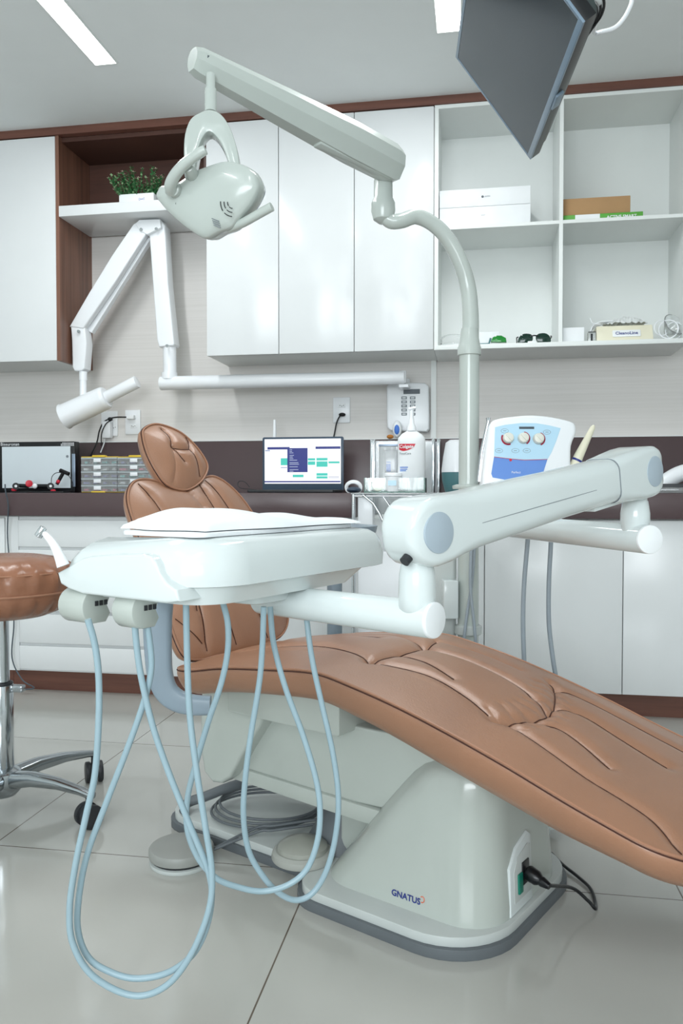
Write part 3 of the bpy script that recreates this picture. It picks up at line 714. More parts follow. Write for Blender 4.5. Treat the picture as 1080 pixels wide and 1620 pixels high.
# upper shell: rounded plan, slopes down at the far-left nose
def shell_ring(z, i):
    r0 = [(p, q) for p, q in rrect(i, i, 0.47-i, 0.285-i*1.0, [0.05-i*0.4, 0.04-i*0.4, 0.085-i*0.6, 0.05-i*0.4], 8)]
    out = []
    for p, q in r0:
        k = max(0, (q-0.205)/0.08); zz = z
        if z > 0.72: zz = z-(z-0.722)*0.50*(k*k*(3-2*k))
        out.append(cn(p, q, zz))
    return out
b = MB(); b.loft([shell_ring(0.7155, 0.004), shell_ring(0.717, 0.0), shell_ring(0.735, -0.001), shell_ring(0.757, 0.003), shell_ring(0.768, 0.009), shell_ring(0.775, 0.020), shell_ring(0.778, 0.038)])
cons = b.build('console_body', M_PLAST, unit, sharp=45)
b = MB(); r0 = rrect(0.012, 0.012, 0.42, 0.255, [0.04, 0.03, 0.06, 0.04], 6); r1 = rrect(0.022, 0.022, 0.38, 0.24, [0.04, 0.03, 0.05, 0.04], 6)
b.loft([[cn(p, q, 0.692) for p, q in r1], [cn(p, q, 0.7155) for p, q in r0]]); b.build('lower_shell', M_PLAST, unit)
# instrument front on the left end, with its step line
def facepx(x, y, pp=-0.012):   # pixel -> (q, z) in the plane of the console's left end
    d = FW+RT*((x-540)/FPX)-UP*((y-810)/FPX); o_ = N0+Pd*pp; k = ((o_-CP).dot(Pd))/d.dot(Pd); w = CP+d*k
    return ((w-N0).dot(Qd), w.z)
poly = [facepx(x, y) for x, y in [(90, 906), (112, 894), (128, 884), (142, 880), (180, 877), (222, 876), (238, 880), (246, 892), (252, 908), (262, 922), (278, 934), (282, 952), (262, 955), (200, 948), (130, 940), (108, 932), (95, 924)]]
b = MB(); b.prism(poly, N0, Qd, Z, Pd, -0.012, 0.045, 0.004, 3); b.build('instrument_front', M_PLAST, unit)
b = MB(); b.prism(rrect(0.16, 0.05, 0.30, 0.19, 0.02), N0, Pd, Qd, Z, 0.675, 0.692, 0.005); b.build('mount_plate', M_PLAST, unit)
def holder(q0, q1, p0, label):
    c = cn(p0, 0, 0.680); prof = []
    for k in range(0, 13):
        a = radians(90+180*k/12); prof.append((0.004+0.022*cos(a), 0.024*sin(a)))
    prof += [(0.024, -0.024), (0.032, -0.012), (0.026, 0.0), (0.034, 0.016), (0.034, 0.024)]
    b = MB(); b.prism(prof, c, Pd, Z, Qd, q0, q1, 0.003); h = b.build('instrument_holder', M_CREAM, unit)
    b = MB()
    for k in range(3):
        qq = q0-0.0005
        b.box(cn(p0+0.006+k*0.008, qq, 0.684), (0.005, 0.002, 0.007), Matrix((Pd, Qd, Z)).transposed())
    b.build('slot', M_DARKR, h)
holder(0.215, 0.268, 0.004, ''); holder(0.125, 0.165, 0.010, '')
# main arm
dA = (plan(0.55, 1.41)-plan(0.128, 1.05)); LA = dA.length; dA.normalize(); nA = Vector((dA.y, -dA.x, 0))   # nA towards the viewer/right
zA = CAMZ-(843-777)/FPX*1.05+0.0; zB = CAMZ+(777-746)/FPX*1.41
A0 = plan(0.128, 1.05)-nA*0.036; A0.z = zA; A1 = A0+dA*LA; A1.z = zB
ad = (A1-A0).normalized(); au = nA.cross(ad); au = au if au.z > 0 else -au
LL = (A1-A0).length
def oct_(hw, hh, c): return [(hw, hh-c), (hw-c, hh), (-hw+c, hh), (-hw, hh-c), (-hw, -hh+c), (-hw+c, -hh), (hw-c, -hh), (hw, -hh+c)]
def armrings(c0, dd, secs):
    return [[c0+dd*x+nA*(a+off)+au*(c+lift) for a, c in rrect(-hw, -hh, hw, hh, min(cr, hh*0.98, hw*0.98), 6)] for x, hw, hh, cr, off, lift in secs]
RJ = 0.0462
secs = [(-0.0458, 0.018, 0.004, 0.003, 0, 0), (-0.0445, 0.024, 0.014, 0.008, 0, 0), (-0.041, 0.029, 0.0215, 0.010, 0, 0), (-0.034, 0.0325, 0.0315, 0.011, 0, 0), (-0.024, 0.0345, 0.0395, 0.011, 0, 0), (-0.012, 0.0355, 0.0446, 0.011, 0, 0),
        (0.0, RJ*0.775, RJ, 0.011, 0, 0), (0.025, 0.0357, 0.0455, 0.012, 0, 0), (0.055, 0.0352, 0.0425, 0.016, 0, 0), (0.09, 0.0345, 0.0405, 0.019, 0, 0), (0.2, 0.034, 0.0395, 0.021, 0, 0), (LL*0.55, 0.034, 0.0375, 0.022, 0, 0), (LL*0.80, 0.035, 0.0375, 0.022, 0, 0)]
b = MB(); b.loft(armrings(A0, ad, secs)); arm = b.build('arm_cover', M_PLAST, unit, sharp=50)
L8 = LL*0.2
secs = [(-0.0448, 0.018, 0.004, 0.003, 0, 0), (-0.0435, 0.024, 0.014, 0.008, 0, 0), (-0.040, 0.030, 0.0215, 0.010, 0, 0), (-0.033, 0.0335, 0.031, 0.010, 0, 0), (-0.024, 0.036, 0.0385, 0.010, 0, 0), (-0.012, 0.037, 0.0435, 0.010, 0, 0),
        (0.0, 0.037, 0.045, 0.010, 0, 0), (0.03, 0.037, 0.0445, 0.010, 0, 0), (L8-0.03, 0.0365, 0.041, 0.016, 0, 0), (L8-0.001, 0.036, 0.039, 0.020, 0, 0)]
b = MB(); b.loft(armrings(A1, -ad, secs)); b.build('arm_joint', M_PLAST, unit, sharp=50)
b = MB(); b.tube([A0+ad*LL*0.80+nA*x+au*y for x, y in rrect(-0.0355, -0.0375, 0.0355, 0.0375, 0.02, 5)]+[A0+ad*LL*0.80+nA*0.0355+au*0.0175], 0.0009, 5, False); b.build('seam_line', M_GREYP, unit)
b = MB(); b.cyl(A0+nA*0.030, A0+nA*0.0372, 0.0275, None, 40, 0.0008); b.build('joint_disc', M_DISC, unit)['label'] = 'blue-grey round joint disc'
b = MB(); b.cyl(A1+nA*0.030, A1+nA*0.0382, 0.0270, None, 40, 0.0008); b.build('joint_disc', M_DISC, unit)['label'] = 'blue-grey round joint disc'
b = MB(); b.box(A0+ad*LL*0.45+nA*0.0342-au*0.004, (LL*0.72, 0.0006, 0.0009), Matrix((ad, nA, au)).transposed()); b.build('seam_line', M_GREYP, unit)
b = MB(); b.cyl(A0+ad*(-0.037)-au*0.026+nA*0.012, A0+ad*(-0.046)-au*0.031+nA*0.012, 0.007, 0.007, 14); b.build('plug_hole', M_DARKR, unit)
# near connector and tube 1
T1r = 0.0245; zt1 = CAMZ-(981-777)/FPX*1.065
cB = Vector((A0.x, A0.y, 0))-dA*0.004
b = MB(); b.lathe([(0.021, 0.015), (0.0245, 0.02), (0.0255, 0.035), (0.0245, 0.064), (0.022, 0.078), (0.0205, 0.080), (0.0200, 0.105), (0.020, 0.118)], Vector((cB.x, cB.y, zt1-0.006)), Z, 32); b.build('vertical_joint', M_PLAST, unit)
e1 = plan(0.126, 1.062); d1 = (plan(-0.13, 1.285)-e1).normalized()
sh = (Vector((cB.x, cB.y, 0))-e1); sh = sh-d1*sh.dot(d1)*1.0; e1 = e1+sh*0.8
e1.z = zt1
b = MB(); b.cyl(e1, e1+d1*0.335, T1r, T1r, 36, 0.004); b.build('lower_tube', M_PLAST, unit)
b = MB(); b.cyl(e1-d1*0.003, e1+d1*0.004, T1r*0.99, T1r*1.0, 36, 0.002); b.build('tube_cap', M_PAPER, unit)
# far connector and tube 2 to the pole
zt2 = CAMZ-(852-777)/FPX*1.43
POLE = plan(0.341, 2.15)
cF = Vector((A1.x, A1.y, 0))
b = MB(); b.lathe([(0.022, 0.012), (0.0255, 0.03), (0.0255, 0.045), (0.022, 0.066), (0.0205, 0.068), (0.0205, 0.10)], Vector((cF.x, cF.y, zt2)), Z, 32); b.build('vertical_joint', M_PLAST, unit)
d2 = (Vector((POLE.x, POLE.y, 0))-cF).normalized(); e2 = cF-d2*0.042; e2.z = zt2; L2 = (Vector((POLE.x, POLE.y, 0))-cF).length+0.042
b = MB(); b.cyl(e2, e2+d2*L2, 0.0255, 0.0255, 36, 0.004); b.build('upper_tube', M_PLAST, unit)
b = MB(); b.cyl(e2-d2*0.003, e2+d2*0.004, 0.0252, 0.0255, 36, 0.002); b.build('tube_cap', M_PAPER, unit)
b = MB(); b.box(A0+ad*LL*0.80-au*0.040, (0.10, 0.03, 0.008), Matrix((ad, nA, au)).transposed(), 0.002); b.build('arm_underside_clip', M_PLAST, unit)

# handpiece tip at the far left
t = thing('handpiece', 'white angled dental handpiece sticking up at the left end of the console', 'handpiece', pd(96, 890, 1.11))
b = MB(); b.tube(smoothpath([pd(100, 895, 1.11), pd(94, 880, 1.11), pd(85, 862, 1.11), pd(73, 847, 1.11), pd(66, 841, 1.11)], 6), [0.0088-0.0052*min(1, i/24*1.15) for i in range(25)], 16); b.build('handle', M_XRAY, t)
b = MB(); b.cyl(pd(69, 834, 1.11), pd(60, 849, 1.11), 0.0050, 0.0056, 18, 0.001); b.build('head', M_CHROME, t)
# hoses
HZ = 1.04
def hose(par, label, pts, dc, r=0.0042, m=None):
    pp = [pd(x, y, (dc if isinstance(dc, (int, float)) else dc(i/(len(pts)-1)))) for i, (x, y) in enumerate(pts)]
    b = MB(); b.tube(smoothpath(pp, 8), r, 12); o = b.build('hose', m or M_HOSE, par)
    return tag(o, label)
G = 'pale blue hoses hanging under the console'
hose(unit, 'pale blue hose from the leftmost holder, making the lowest outer loop', [(139, 980), (150, 1020), (156, 1070), (156, 1140), (150, 1225), (136, 1290), (119, 1370), (110, 1440), (116, 1495), (148, 1545), (210, 1575), (262, 1560), (302, 1510), (330, 1440), (335, 1380), (325, 1310), (311, 1220), (300, 1130), (296, 1040), (294, 950)], lambda k: 1.045+0.03*sin(k*3.1)+0.03*k, 0.0044)
hose(unit, 'pale blue hose from the second holder, making the inner of the two left loops', [(228, 965), (236, 1010), (239, 1060), (226, 1115), (203, 1180), (170, 1265), (140, 1345), (126, 1410), (123, 1470), (140, 1515), (175, 1538), (215, 1548), (262, 1540), (300, 1515), (322, 1480), (334, 1430), (330, 1380), (298, 1300), (266, 1220), (242, 1150), (225, 1080), (217, 1030), (211, 965)], lambda k: 1.08+0.03*sin(k*3.1)-0.01*k, 0.0044)
hose(unit, 'pale blue hose looping from the fourth strand to the right, over the pedals', [(350, 945), (360, 985), (360, 1030), (350, 1080), (330, 1140), (312, 1200), (297, 1260), (296, 1310), (312, 1355), (340, 1388), (375, 1403), (415, 1410), (455, 1400), (485, 1375), (502, 1330), (506, 1280), (499, 1230), (478, 1160), (452, 1090), (433, 1020), (427, 960)], lambda k: 1.13+0.08*k, 0.0044)
hose(unit, 'pale blue hose making the small rightmost loop under the console', [(417, 960), (415, 1020), (410, 1080), (397, 1160), (388, 1230), (385, 1290), (393, 1345), (415, 1385), (440, 1412), (468, 1424), (495, 1412), (517, 1375), (531, 1320), (535, 1260), (526, 1190), (508, 1110), (493, 1040), (483, 965)], lambda k: 1.16+0.08*k, 0.0044)
# tray pad and cloth
b = MB(); b.prism(rrect(0.035, 0.045, 0.42, 0.20, 0.02), N0, Pd, Qd, Z, 0.7785, 0.785, 0.002); tag(b.build('tray_mat', M_XRAY), 'flat white tray mat on the console under the cloth', 'mat')
rows = []; NU, NV = 60, 36
def cz(a, c):
    h = 0.022*math.exp(-((a-0.30)/0.24)**2)*(0.75+0.25*sin(c*3))+0.006*math.exp(-((a-0.85)/0.2)**2)+0.002*sin(a*11+c*5)+0.0015*sin(c*9-a*6)
    return 0.790+max(0, h)+0.004*c
top = []; 
for i in range(NU+1):
    r = []
    for j in range(NV+1):
        a = i/NU; c = j/NV
        p = 0.05+0.37*a+0.008*sin(c*9)*(1-a); q = 0.050+0.170*c-0.015*a*(1-c)+0.005*sin(a*11)
        e = min(1, a*14, (1-a)*14, c*10, (1-c)*10)
        r.append(cn(p, q, 0.7865+(cz(a, c)-0.7865)*sqrt(max(0, e))))
    top.append(r)
b = MB(); b.quadgrid(top); b.quadgrid([[v-Z*0.0012 if 0 < i < NU and 0 < j < NV else v for j, v in enumerate(r)] for i, r in enumerate(top)])
tag(b.build('cloth', M_CLOTH, sharp=80), 'folded white cloth lying on the console tray', 'cloth')

# ================================================================ POLE, OPERATING LIGHT
lamp = thing('operating_light', 'white operating light on a tall pole with a long upper arm', 'lamp', (POLE.x, POLE.y, 0))
pb = Vector((POLE.x, POLE.y, 0))
zc = px(740, 556, POLE.y).z
b = MB(); b.cyl(pb+Z*0.02, pb+Z*zc, 0.0285, 0.0265, 36); b.build('pole', M_LAMP, lamp)
b = MB(); b.lathe([(0.0265, -0.012), (0.031, -0.010), (0.031, 0.010), (0.029, 0.014), (0.0255, 0.035), (0.022, 0.06)], pb+Z*zc, Z, 36); b.build('collar', M_LAMP, lamp)
b = MB(); b.lathe([(0.12, 0), (0.12, 0.012), (0.11, 0.02), (0.03, 0.026)], pb, Z, 36); b.build('pole_base', M_PLATE, lamp)
b = MB(); b.lathe([(0.034, -0.022), (0.036, -0.02), (0.036, 0.0), (0.030, 0.004)], pb+Z*px(740, 990, POLE.y).z, Z, 36); b.build('lower_collar', M_PLATE, lamp)
b = MB(); b.lathe([(0.042, -0.003), (0.044, 0), (0.044, 0.006), (0.032, 0.010)], pb+Z*px(740, 772, POLE.y).z, Z, 36); b.build('pole_flange', M_LAMP, lamp)
cpts = [(744, 548, 2.15), (744, 500, 2.15), (740, 455, 2.15), (728, 415, 2.14), (708, 378, 2.13), (684, 354, 2.12), (658, 343, 2.11), (636, 349, 2.10), (618, 350, 2.10), (605, 338, 2.10)]
b = MB(); b.tube(smoothpath([pd(*p) for p in cpts], 6), [0.0225-0.003*min(1, i/30) for i in range(6*9+1)], 24); b.build('curved_tube', M_LAMP, lamp)
J = pd(606, 300, 2.10)
b = MB(); b.lathe([(0.012, -0.088), (0.026, -0.078), (0.032, -0.055), (0.031, -0.035), (0.025, -0.022), (0.0245, 0.022), (0.023, 0.028)], J, Z, 28); b.build('elbow', M_LAMP, lamp)
b = MB(); b.cyl(J+Z*0.026, J+Z*0.05, 0.018, 0.020, 24); b.build('swivel_pin', M_CHROME, lamp)
R0 = pd(617, 258, 2.08); R1 = pd(322, 103, 1.72)
dv = (R1-R0); LR = dv.length; dv.normalize(); side = dv.cross(Z).normalized(); upv = side.cross(dv); upv = upv if upv.z > 0 else -upv
side = side if side.dot(CP-R0) > 0 else -side
b = MB(); rings = []
for k, w, h, sh_ in ((-0.055, 0.020, 0.026, 0), (-0.04, 0.034, 0.040, 0), (0.0, 0.038, 0.048, 0), (0.25, 0.040, 0.048, 0.0), (0.6, 0.034, 0.040, 0), (0.93, 0.027, 0.031, 0), (1.02, 0.025, 0.029, 0), (1.05, 0.020, 0.024, 0)):
    c = R0+dv*LR*k
    sec = [(w, -h*0.25), (w*0.98, h*0.45), (w*0.6, h*0.92), (0, h), (-w*0.6, h*0.92), (-w*0.98, h*0.45), (-w, -h*0.25), (-w*0.5, -h), (w*0.5, -h)]
    rings.append([c+side*x+upv*y for x, y in sec])
b.loft(rings); sa = b.build('spring_arm', M_LAMP, lamp, sharp=28)
b = MB()
for k in (0.12,):
    q = [R0+dv*LR*f+side*0.0405*0.6-upv*0.046 for f in (0.02, 0.45)]
b.box(R0+dv*LR*0.22-upv*0.040, (LR*0.42, 0.03, 0.02), Matrix((dv, side, upv)).transposed(), 0.004); b.build('arm_rail', M_LAMP, lamp)
b = MB(); b.box(R1+side*0.0245+upv*0.006-dv*0.005, (0.022, 0.001, 0.006), Matrix((dv, side, upv)).transposed()); b.build('name_tag', M_DGREY, lamp)
KH = 1.70/FPX; HO = pd(330, 300, 1.70)
HR = Matrix.Rotation(radians(-18), 3, UP) @ Matrix.Rotation(radians(10), 3, RT)
HX = HR @ RT; HY = HR @ UP; HN = -(HR @ FW)
def hx(x, y): return ((x-330)*KH, (300-y)*KH)
def hplane(x, y, h=0.0):
    d = FW+RT*((x-540)/FPX)-UP*((y-810)/FPX); o_ = HO+HN*h; k = ((o_-CP).dot(HN))/d.dot(HN); return CP+d*k
def hxy(x, y, h=0.0): w = hplane(x, y, h)-HO; return (w.dot(HX), w.dot(HY))
b = MB(); pt = pd(333, 178, 1.70); pt2 = pd(333, 118, 1.71); b.tube([pt, pt+(pt2-pt)*0.6, pt+(pt2-pt)*0.62, pt2], [0.0125, 0.0125, 0.0098, 0.0098], 24); b.build('drop_tube', M_LAMP, lamp)
yo = closed2([hx(*p) for p in [(293, 262), (292, 240), (294, 215), (302, 193), (315, 183), (332, 177), (350, 184), (364, 204), (374, 232), (379, 258), (378, 280), (366, 284)]]+[hx(*p) for p in [(362, 262), (354, 238), (345, 222), (333, 212), (324, 218), (316, 236), (311, 262), (308, 284), (294, 284)]], 3)
b = MB(); b.prism(yo, HO, RT, UP, -FW, -0.028, 0.012, 0.004, 2); b.build('yoke', M_LAMP, lamp)
ol = [hxy(*p) for p in [(249, 311), (252, 302), (258, 295), (284, 290), (309, 273), (334, 263), (360, 256), (385, 261), (402, 272), (410, 288), (410, 302), (399, 324), (378, 350), (368, 362), (348, 369), (334, 377), (326, 378), (318, 375), (298, 362), (272, 340), (256, 322)]]
oc = closed2(ol, 3); cx = sum(p[0] for p in oc)/len(oc); cy = sum(p[1] for p in oc)/len(oc)
def orng(k, h, dx=0): return [HO+HX*(cx+(p[0]-cx)*k+dx)+HY*(cy+(p[1]-cy)*k)+HN*h for p in oc]
b = MB(); b.loft([orng(0.97, -0.035), orng(1.0, -0.02), orng(1.0, 0.0), orng(0.985, 0.008), orng(0.95, 0.012), orng(0.8, 0.017), orng(0.5, 0.022), orng(0.15, 0.023)]); hd = b.build('lamp_head', M_LAMP, lamp, sharp=50)
b = MB(); b.loft([orng(0.9, -0.046), orng(0.96, -0.040), orng(0.965, -0.035)]); b.build('lens', mat('lamp_lens', rgb(150, 170, 200), 0.1, trans=0.4), lamp)
bvh = BVHTree.FromPolygons([HO+HX*(cx+(p[0]-cx)*1)+HY*(cy+(p[1]-cy)*1)+HN*0.0 for p in oc], [tuple(range(len(oc)))])
def onhead(x, y, h=0.0275): return hplane(x, y, h)
b = MB()
for rr in (0.012, 0.020, 0.028):
    for a0 in (170, 222):
        b.tube([onhead(368, 320, 0.0243)+HX*rr*cos(radians(a))+HY*rr*sin(radians(a)) for a in range(a0, a0+42, 8)], 0.0010, 5)
b.build('vent_slots', M_DARKR, hd)
b = MB(); c = onhead(341, 354, 0.0205)
for k in range(4): b.box(c+HY*(0.008-k*0.0045)+HX*0.001*k, (0.018, 0.0016, 0.001), Matrix((HX, HY, HN)).transposed() @ Matrix.Rotation(radians(-25), 3, 'Z'))
b.build('type_plate', M_GREYP, hd)
b = MB()
for p in ((280, 322), (358, 283)): b.cyl(onhead(p[0], p[1], 0.012), onhead(p[0], p[1], 0.0185), 0.0035, None, 12)
b.build('screw', M_DARKR, hd)
b = MB(); b.cyl(onhead(308, 282, 0.0), onhead(297, 264, 0.048), 0.015, 0.011, 22, 0.003); b.cyl(onhead(282, 304, 0.0), onhead(273, 299, 0.036), 0.018, 0.014, 22, 0.003); b.build('handle_mount', M_LAMP, lamp)
hpth = smoothpath([onhead(271, 303, 0.030), onhead(270, 291, 0.046), onhead(279, 274, 0.055), onhead(295, 257, 0.058), onhead(316, 242, 0.056), onhead(325, 237, 0.054)], 6)
b = MB(); b.tube(hpth, [0.0135-0.004*(i/30) for i in range(31)], 16); b.build('handle', M_LAMP, lamp)
b = MB(); b.tube(smoothpath([onhead(362, 362, -0.01), onhead(385, 352, 0.0), onhead(410, 338, 0.005), onhead(430, 327, 0.005)], 6), 0.0095, 14); b.build('handle', M_LAMP, lamp)

# ================================================================ ASSISTANT UNIT
asst = thing('assistant_unit', 'white control head with three round knobs behind the big arm', 'control unit', (POLE.x, POLE.y+0.1, 0))
DA_ = 2.02; KA = DA_/FPX
def ax_(x, y): return ((x-840)*KA, (720-y)*KA)
AO = pd(840, 720, DA_)
AR = Matrix.Rotation(radians(-8), 3, RT); AYv = AR @ UP; ANv = -(AR @ FW)
b = MB(); hp_ = closed2([ax_(*p) for p in [(778, 667), (790, 660), (815, 656), (845, 654), (875, 657), (905, 664), (913, 671), (913, 684), (905, 704), (903, 735), (903, 775), (880, 790), (830, 792), (775, 790), (762, 775), (765, 735), (772, 690)]], 3)
b.prism(hp_, AO, RT, AYv, ANv, -0.055, 0.0, 0.010, 3); ah_ = b.build('control_head', M_XRAY, asst)
b = MB(); b.prism([ax_(*p) for p in [(784, 675), (800, 671), (826, 668), (850, 668.5), (870, 672), (888, 676.5), (880, 698), (872, 716), (865, 727.5), (829, 728), (805, 725.5), (781, 723)]], AO, RT, AYv, ANv, 0.0, 0.0012); b.build('face_label', M_SKYBLUE, ah_)['label'] = 'light blue printed face'
b = MB(); b.prism([ax_(*p) for p in [(781, 723), (805, 725.5), (829, 728), (865, 727.5), (858, 748), (840, 758), (800, 760), (778, 756), (776, 750)]], AO, RT, AYv, ANv, 0.0, 0.0011); b.build('face_label', M_MIDBLUE, ah_)['label'] = 'mid blue lower band'
b = MB()
def ap_(x, y, h): a, c = ax_(x, y); return AO+RT*a+AYv*c+ANv*h
b.tube([ap_(781, 723, 0.0014), ap_(805, 726, 0.0014), ap_(829, 728.2, 0.0014), ap_(865, 727, 0.0014)], 0.0007, 5); b.cyl(ap_(807, 728, 0.001), ap_(807, 728, 0.002), 0.0035, None, 14)
b.build('red_line', M_RED, ah_)
for (x, y, a0) in ((804, 693, 150), (828, 693, -60), (852, 694, -70)):
    b = MB(); b.tube([ap_(x, y, 0.0015)+RT*0.0158*cos(radians(a))+AYv*0.0158*sin(radians(a)) for a in range(a0, a0+150, 10)], 0.0022, 6); b.build('dial_scale', M_DKRED, ah_)
    b = MB(); b.cyl(ap_(x, y, 0.0), ap_(x, y, 0.014), 0.0145, 0.0125, 24, 0.002); kn = b.build('knob', M_KNOB, ah_)
    b = MB(); b.box(ap_(x, y, 0.015), (0.022, 0.004, 0.004), Matrix((RT, AYv, ANv)).transposed() @ Matrix.Rotation(radians(-50), 3, 'Z'), 0.001); b.build('grip', M_KNOB, kn)
b = MB()
for (x, y) in ((799, 681), (789, 713), (815, 713), (833, 713), (866, 683)):
    b.torus(ap_(x, y, 0.0015), ANv, 0.0055, 0.00035, 20, 4, 1.7, RT); b.box(ap_(x, y, 0.0014), (0.008, 0.0012, 0.0004), Matrix((RT, AYv, ANv)).transposed())
b.build('printed_symbols', M_GREYP, ah_)
b = MB(); b.box(ap_(834, 676, 0.0014), (0.038, 0.006, 0.0006), Matrix((RT, AYv, ANv)).transposed()); b.build('printed_bar', M_DGREY, ah_)
b = MB(); text(b, 'Perfect', 0.008, ap_(815, 748, 0.0018), RT, AYv); b.build('lettering', M_PAPER, ah_, recalc=False)
b = MB(); b.box(pd(790, 800, 2.09), (0.16, 0.06, 0.05), Matrix((RT, Vector((-sin(YAW), cos(YAW), 0)), Z)).transposed(), 0.01); b.build('bracket', M_PLAST, asst)
b = MB(); b.tube([pd(910, 770, 2.04), pd(912, 740, 2.04), pd(914, 727, 2.04)], 0.011, 16); b.build('holder_cup', M_PLAST, asst)
colb = plan(0.262, 2.20)
b = MB(); b.prism(rrect(-0.05, -0.04, 0.05, 0.04, 0.015), Vector((colb.x, colb.y, 0)), RT, Vector((-RT.y, RT.x, 0)), Z, 0.0, 0.80, 0.006); b.build('column', M_PLATE, asst)
b = MB(); b.prism(rrect(-0.02, -0.03, 0.02, 0.03, 0.004), Vector((pd(711, 900, 2.15).x, pd(711, 900, 2.15).y, 0)), RT, Vector((-RT.y, RT.x, 0)), Z, CAMZ-(977-777)/FPX*2.15, CAMZ-(917-777)/FPX*2.15, 0.003); b.build('junction_box', M_PLAST, asst)
t = thing('suction_tip', 'tapered cream suction tip standing right of the knob panel', 'suction tip', pd(914, 722, 2.04))
b = MB(); b.tube([pd(905, 745, 2.04), pd(911, 731, 2.04), pd(915, 722, 2.04), pd(937, 677, 2.04), pd(939, 673, 2.04)], [0.0125, 0.0125, 0.012, 0.0065, 0.003], 18); b.build('tip', M_BEIGE, t)
b = MB(); b.tube([pd(911.5, 730, 2.04), pd(913, 727, 2.04)], 0.0133, 18); b.build('ring', M_NAVY, t)
b = MB(); b.tube([pd(757, 762, 2.07), pd(762, 715, 2.07), pd(768, 685, 2.07), pd(772, 668, 2.07), pd(772, 661, 2.07)], [0.007, 0.006, 0.0045, 0.004, 0.006], 12)
tag(b.build('syringe', M_CHROME), 'slim chrome syringe standing between the pole and the knob panel', 'syringe')
G2 = 'grey suction hoses hanging from the assistant unit'
hose(asst, 'grey hose hanging under the knob panel, the left of the two on the right', [(838, 800), (834, 860), (829, 920), (827, 980), (829, 1050), (833, 1130), (836, 1210), (836, 1280), (825, 1296), (800, 1296)], 2.05, 0.0058, M_GHOSE)
hose(asst, 'grey hose hanging under the knob panel, the right one with a curve at its end', [(872, 800), (871, 860), (868, 920), (868, 985), (874, 1040), (881, 1085), (884, 1130), (878, 1190), (862, 1250), (845, 1290), (815, 1297)], 2.05, 0.0058, M_GHOSE)
hose(asst, 'grey hose beside the pole, bending left towards the chair', [(752, 800), (750, 870), (745, 930), (738, 975), (733, 1020), (728, 1080), (726, 1180), (726, 1270)], 2.10, 0.0042, M_GHOSE)
hose(asst, 'grey hose beside the pole, hanging straight down', [(746, 800), (745, 870), (744, 930), (750, 990), (754, 1040), (756, 1080), (757, 1180), (757, 1270)], 2.09, 0.0042, M_GHOSE)
b = MB(); b.cyl(plan(-0.02, 2.32)+Z*0, plan(-0.02, 2.32)+Z*0.72, 0.022, None, 24)
b.lathe([(0.13, 0), (0.13, 0.015), (0.03, 0.03)], plan(-0.02, 2.32), Z, 30); b.lathe([(0.03, 0.70), (0.12, 0.72), (0.125, 0.74), (0.05, 0.745)], plan(-0.02, 2.32), Z, 30)
tag(b.build('instrument_stand', M_ARMREST), 'blue-grey pedestal stand behind the chair, seen under the console', 'stand')

# ================================================================ STOOL
sc_ = pd(4, 1220, 2.10); scx = Vector((sc_.x, sc_.y, 0))
stl = thing('stool', 'tan leather round stool with chrome star base and casters', 'stool', scx)
b = MB(); ns = 96
prof = [(0.02, 0.175), (0.10, 0.172), (0.15, 0.163), (0.180, 0.146), (0.191, 0.128), (0.193, 0.105), (0.186, 0.085), (0.187, 0.080), (0.180, 0.06), (0.158, 0.035), (0.12, 0.018), (0.05, 0.010), (0.01, 0.010)]
rings = []
for pi_, (r, h) in enumerate(prof):
    ring = []
    for k in range(ns):
        a = 2*pi*k/ns; wr = 0.004*sin(a*23+pi_*0.4)+0.0025*sin(a*41) if 3 <= pi_ <= 9 and pi_ != 6 and pi_ != 7 else 0
        ring.append(scx+Vector((cos(a)*(r+wr), sin(a)*(r+wr), 0.512+h-0.012)))
    rings.append(ring)
b.loft(rings); st_seat = b.build('seat', M_STOOLL, stl, sharp=60)
b = MB(); b.torus(scx+Z*(0.512+0.071), Z, 0.1885, 0.003, 64, 6); b.torus(scx+Z*(0.512+0.122), Z, 0.187, 0.002, 64, 6); b.build('piping', M_PIPING, st_seat)
b = MB(); b.cyl(scx+Z*0.30, scx+Z*0.52, 0.020, None, 30); b.build('gas_lift', M_CHROME, stl)
b = MB(); b.cyl(scx+Z*0.10, scx+Z*0.335, 0.029, None, 30, 0.002); b.build('column', M_CHROME, stl)
b = MB(); b.torus(scx+Z*0.338, Z, 0.024, 0.005, 30, 8); b.build('collar', M_DARKR, stl)
b = MB(); b.box(scx+RT*0.035+Z*0.325, (0.05, 0.02, 0.018), None, 0.003); b.build('lever', M_ALU, stl)
b = MB(); b.lathe([(0.034, 0), (0.045, 0.012), (0.05, 0.04), (0.046, 0.062), (0.03, 0.072)], scx+Z*0.045, Z, 30); b.build('hub', M_ALU, stl)
w1 = pz(143, 1290, 0.03)-scx; a_base = atan2(w1.y, w1.x)
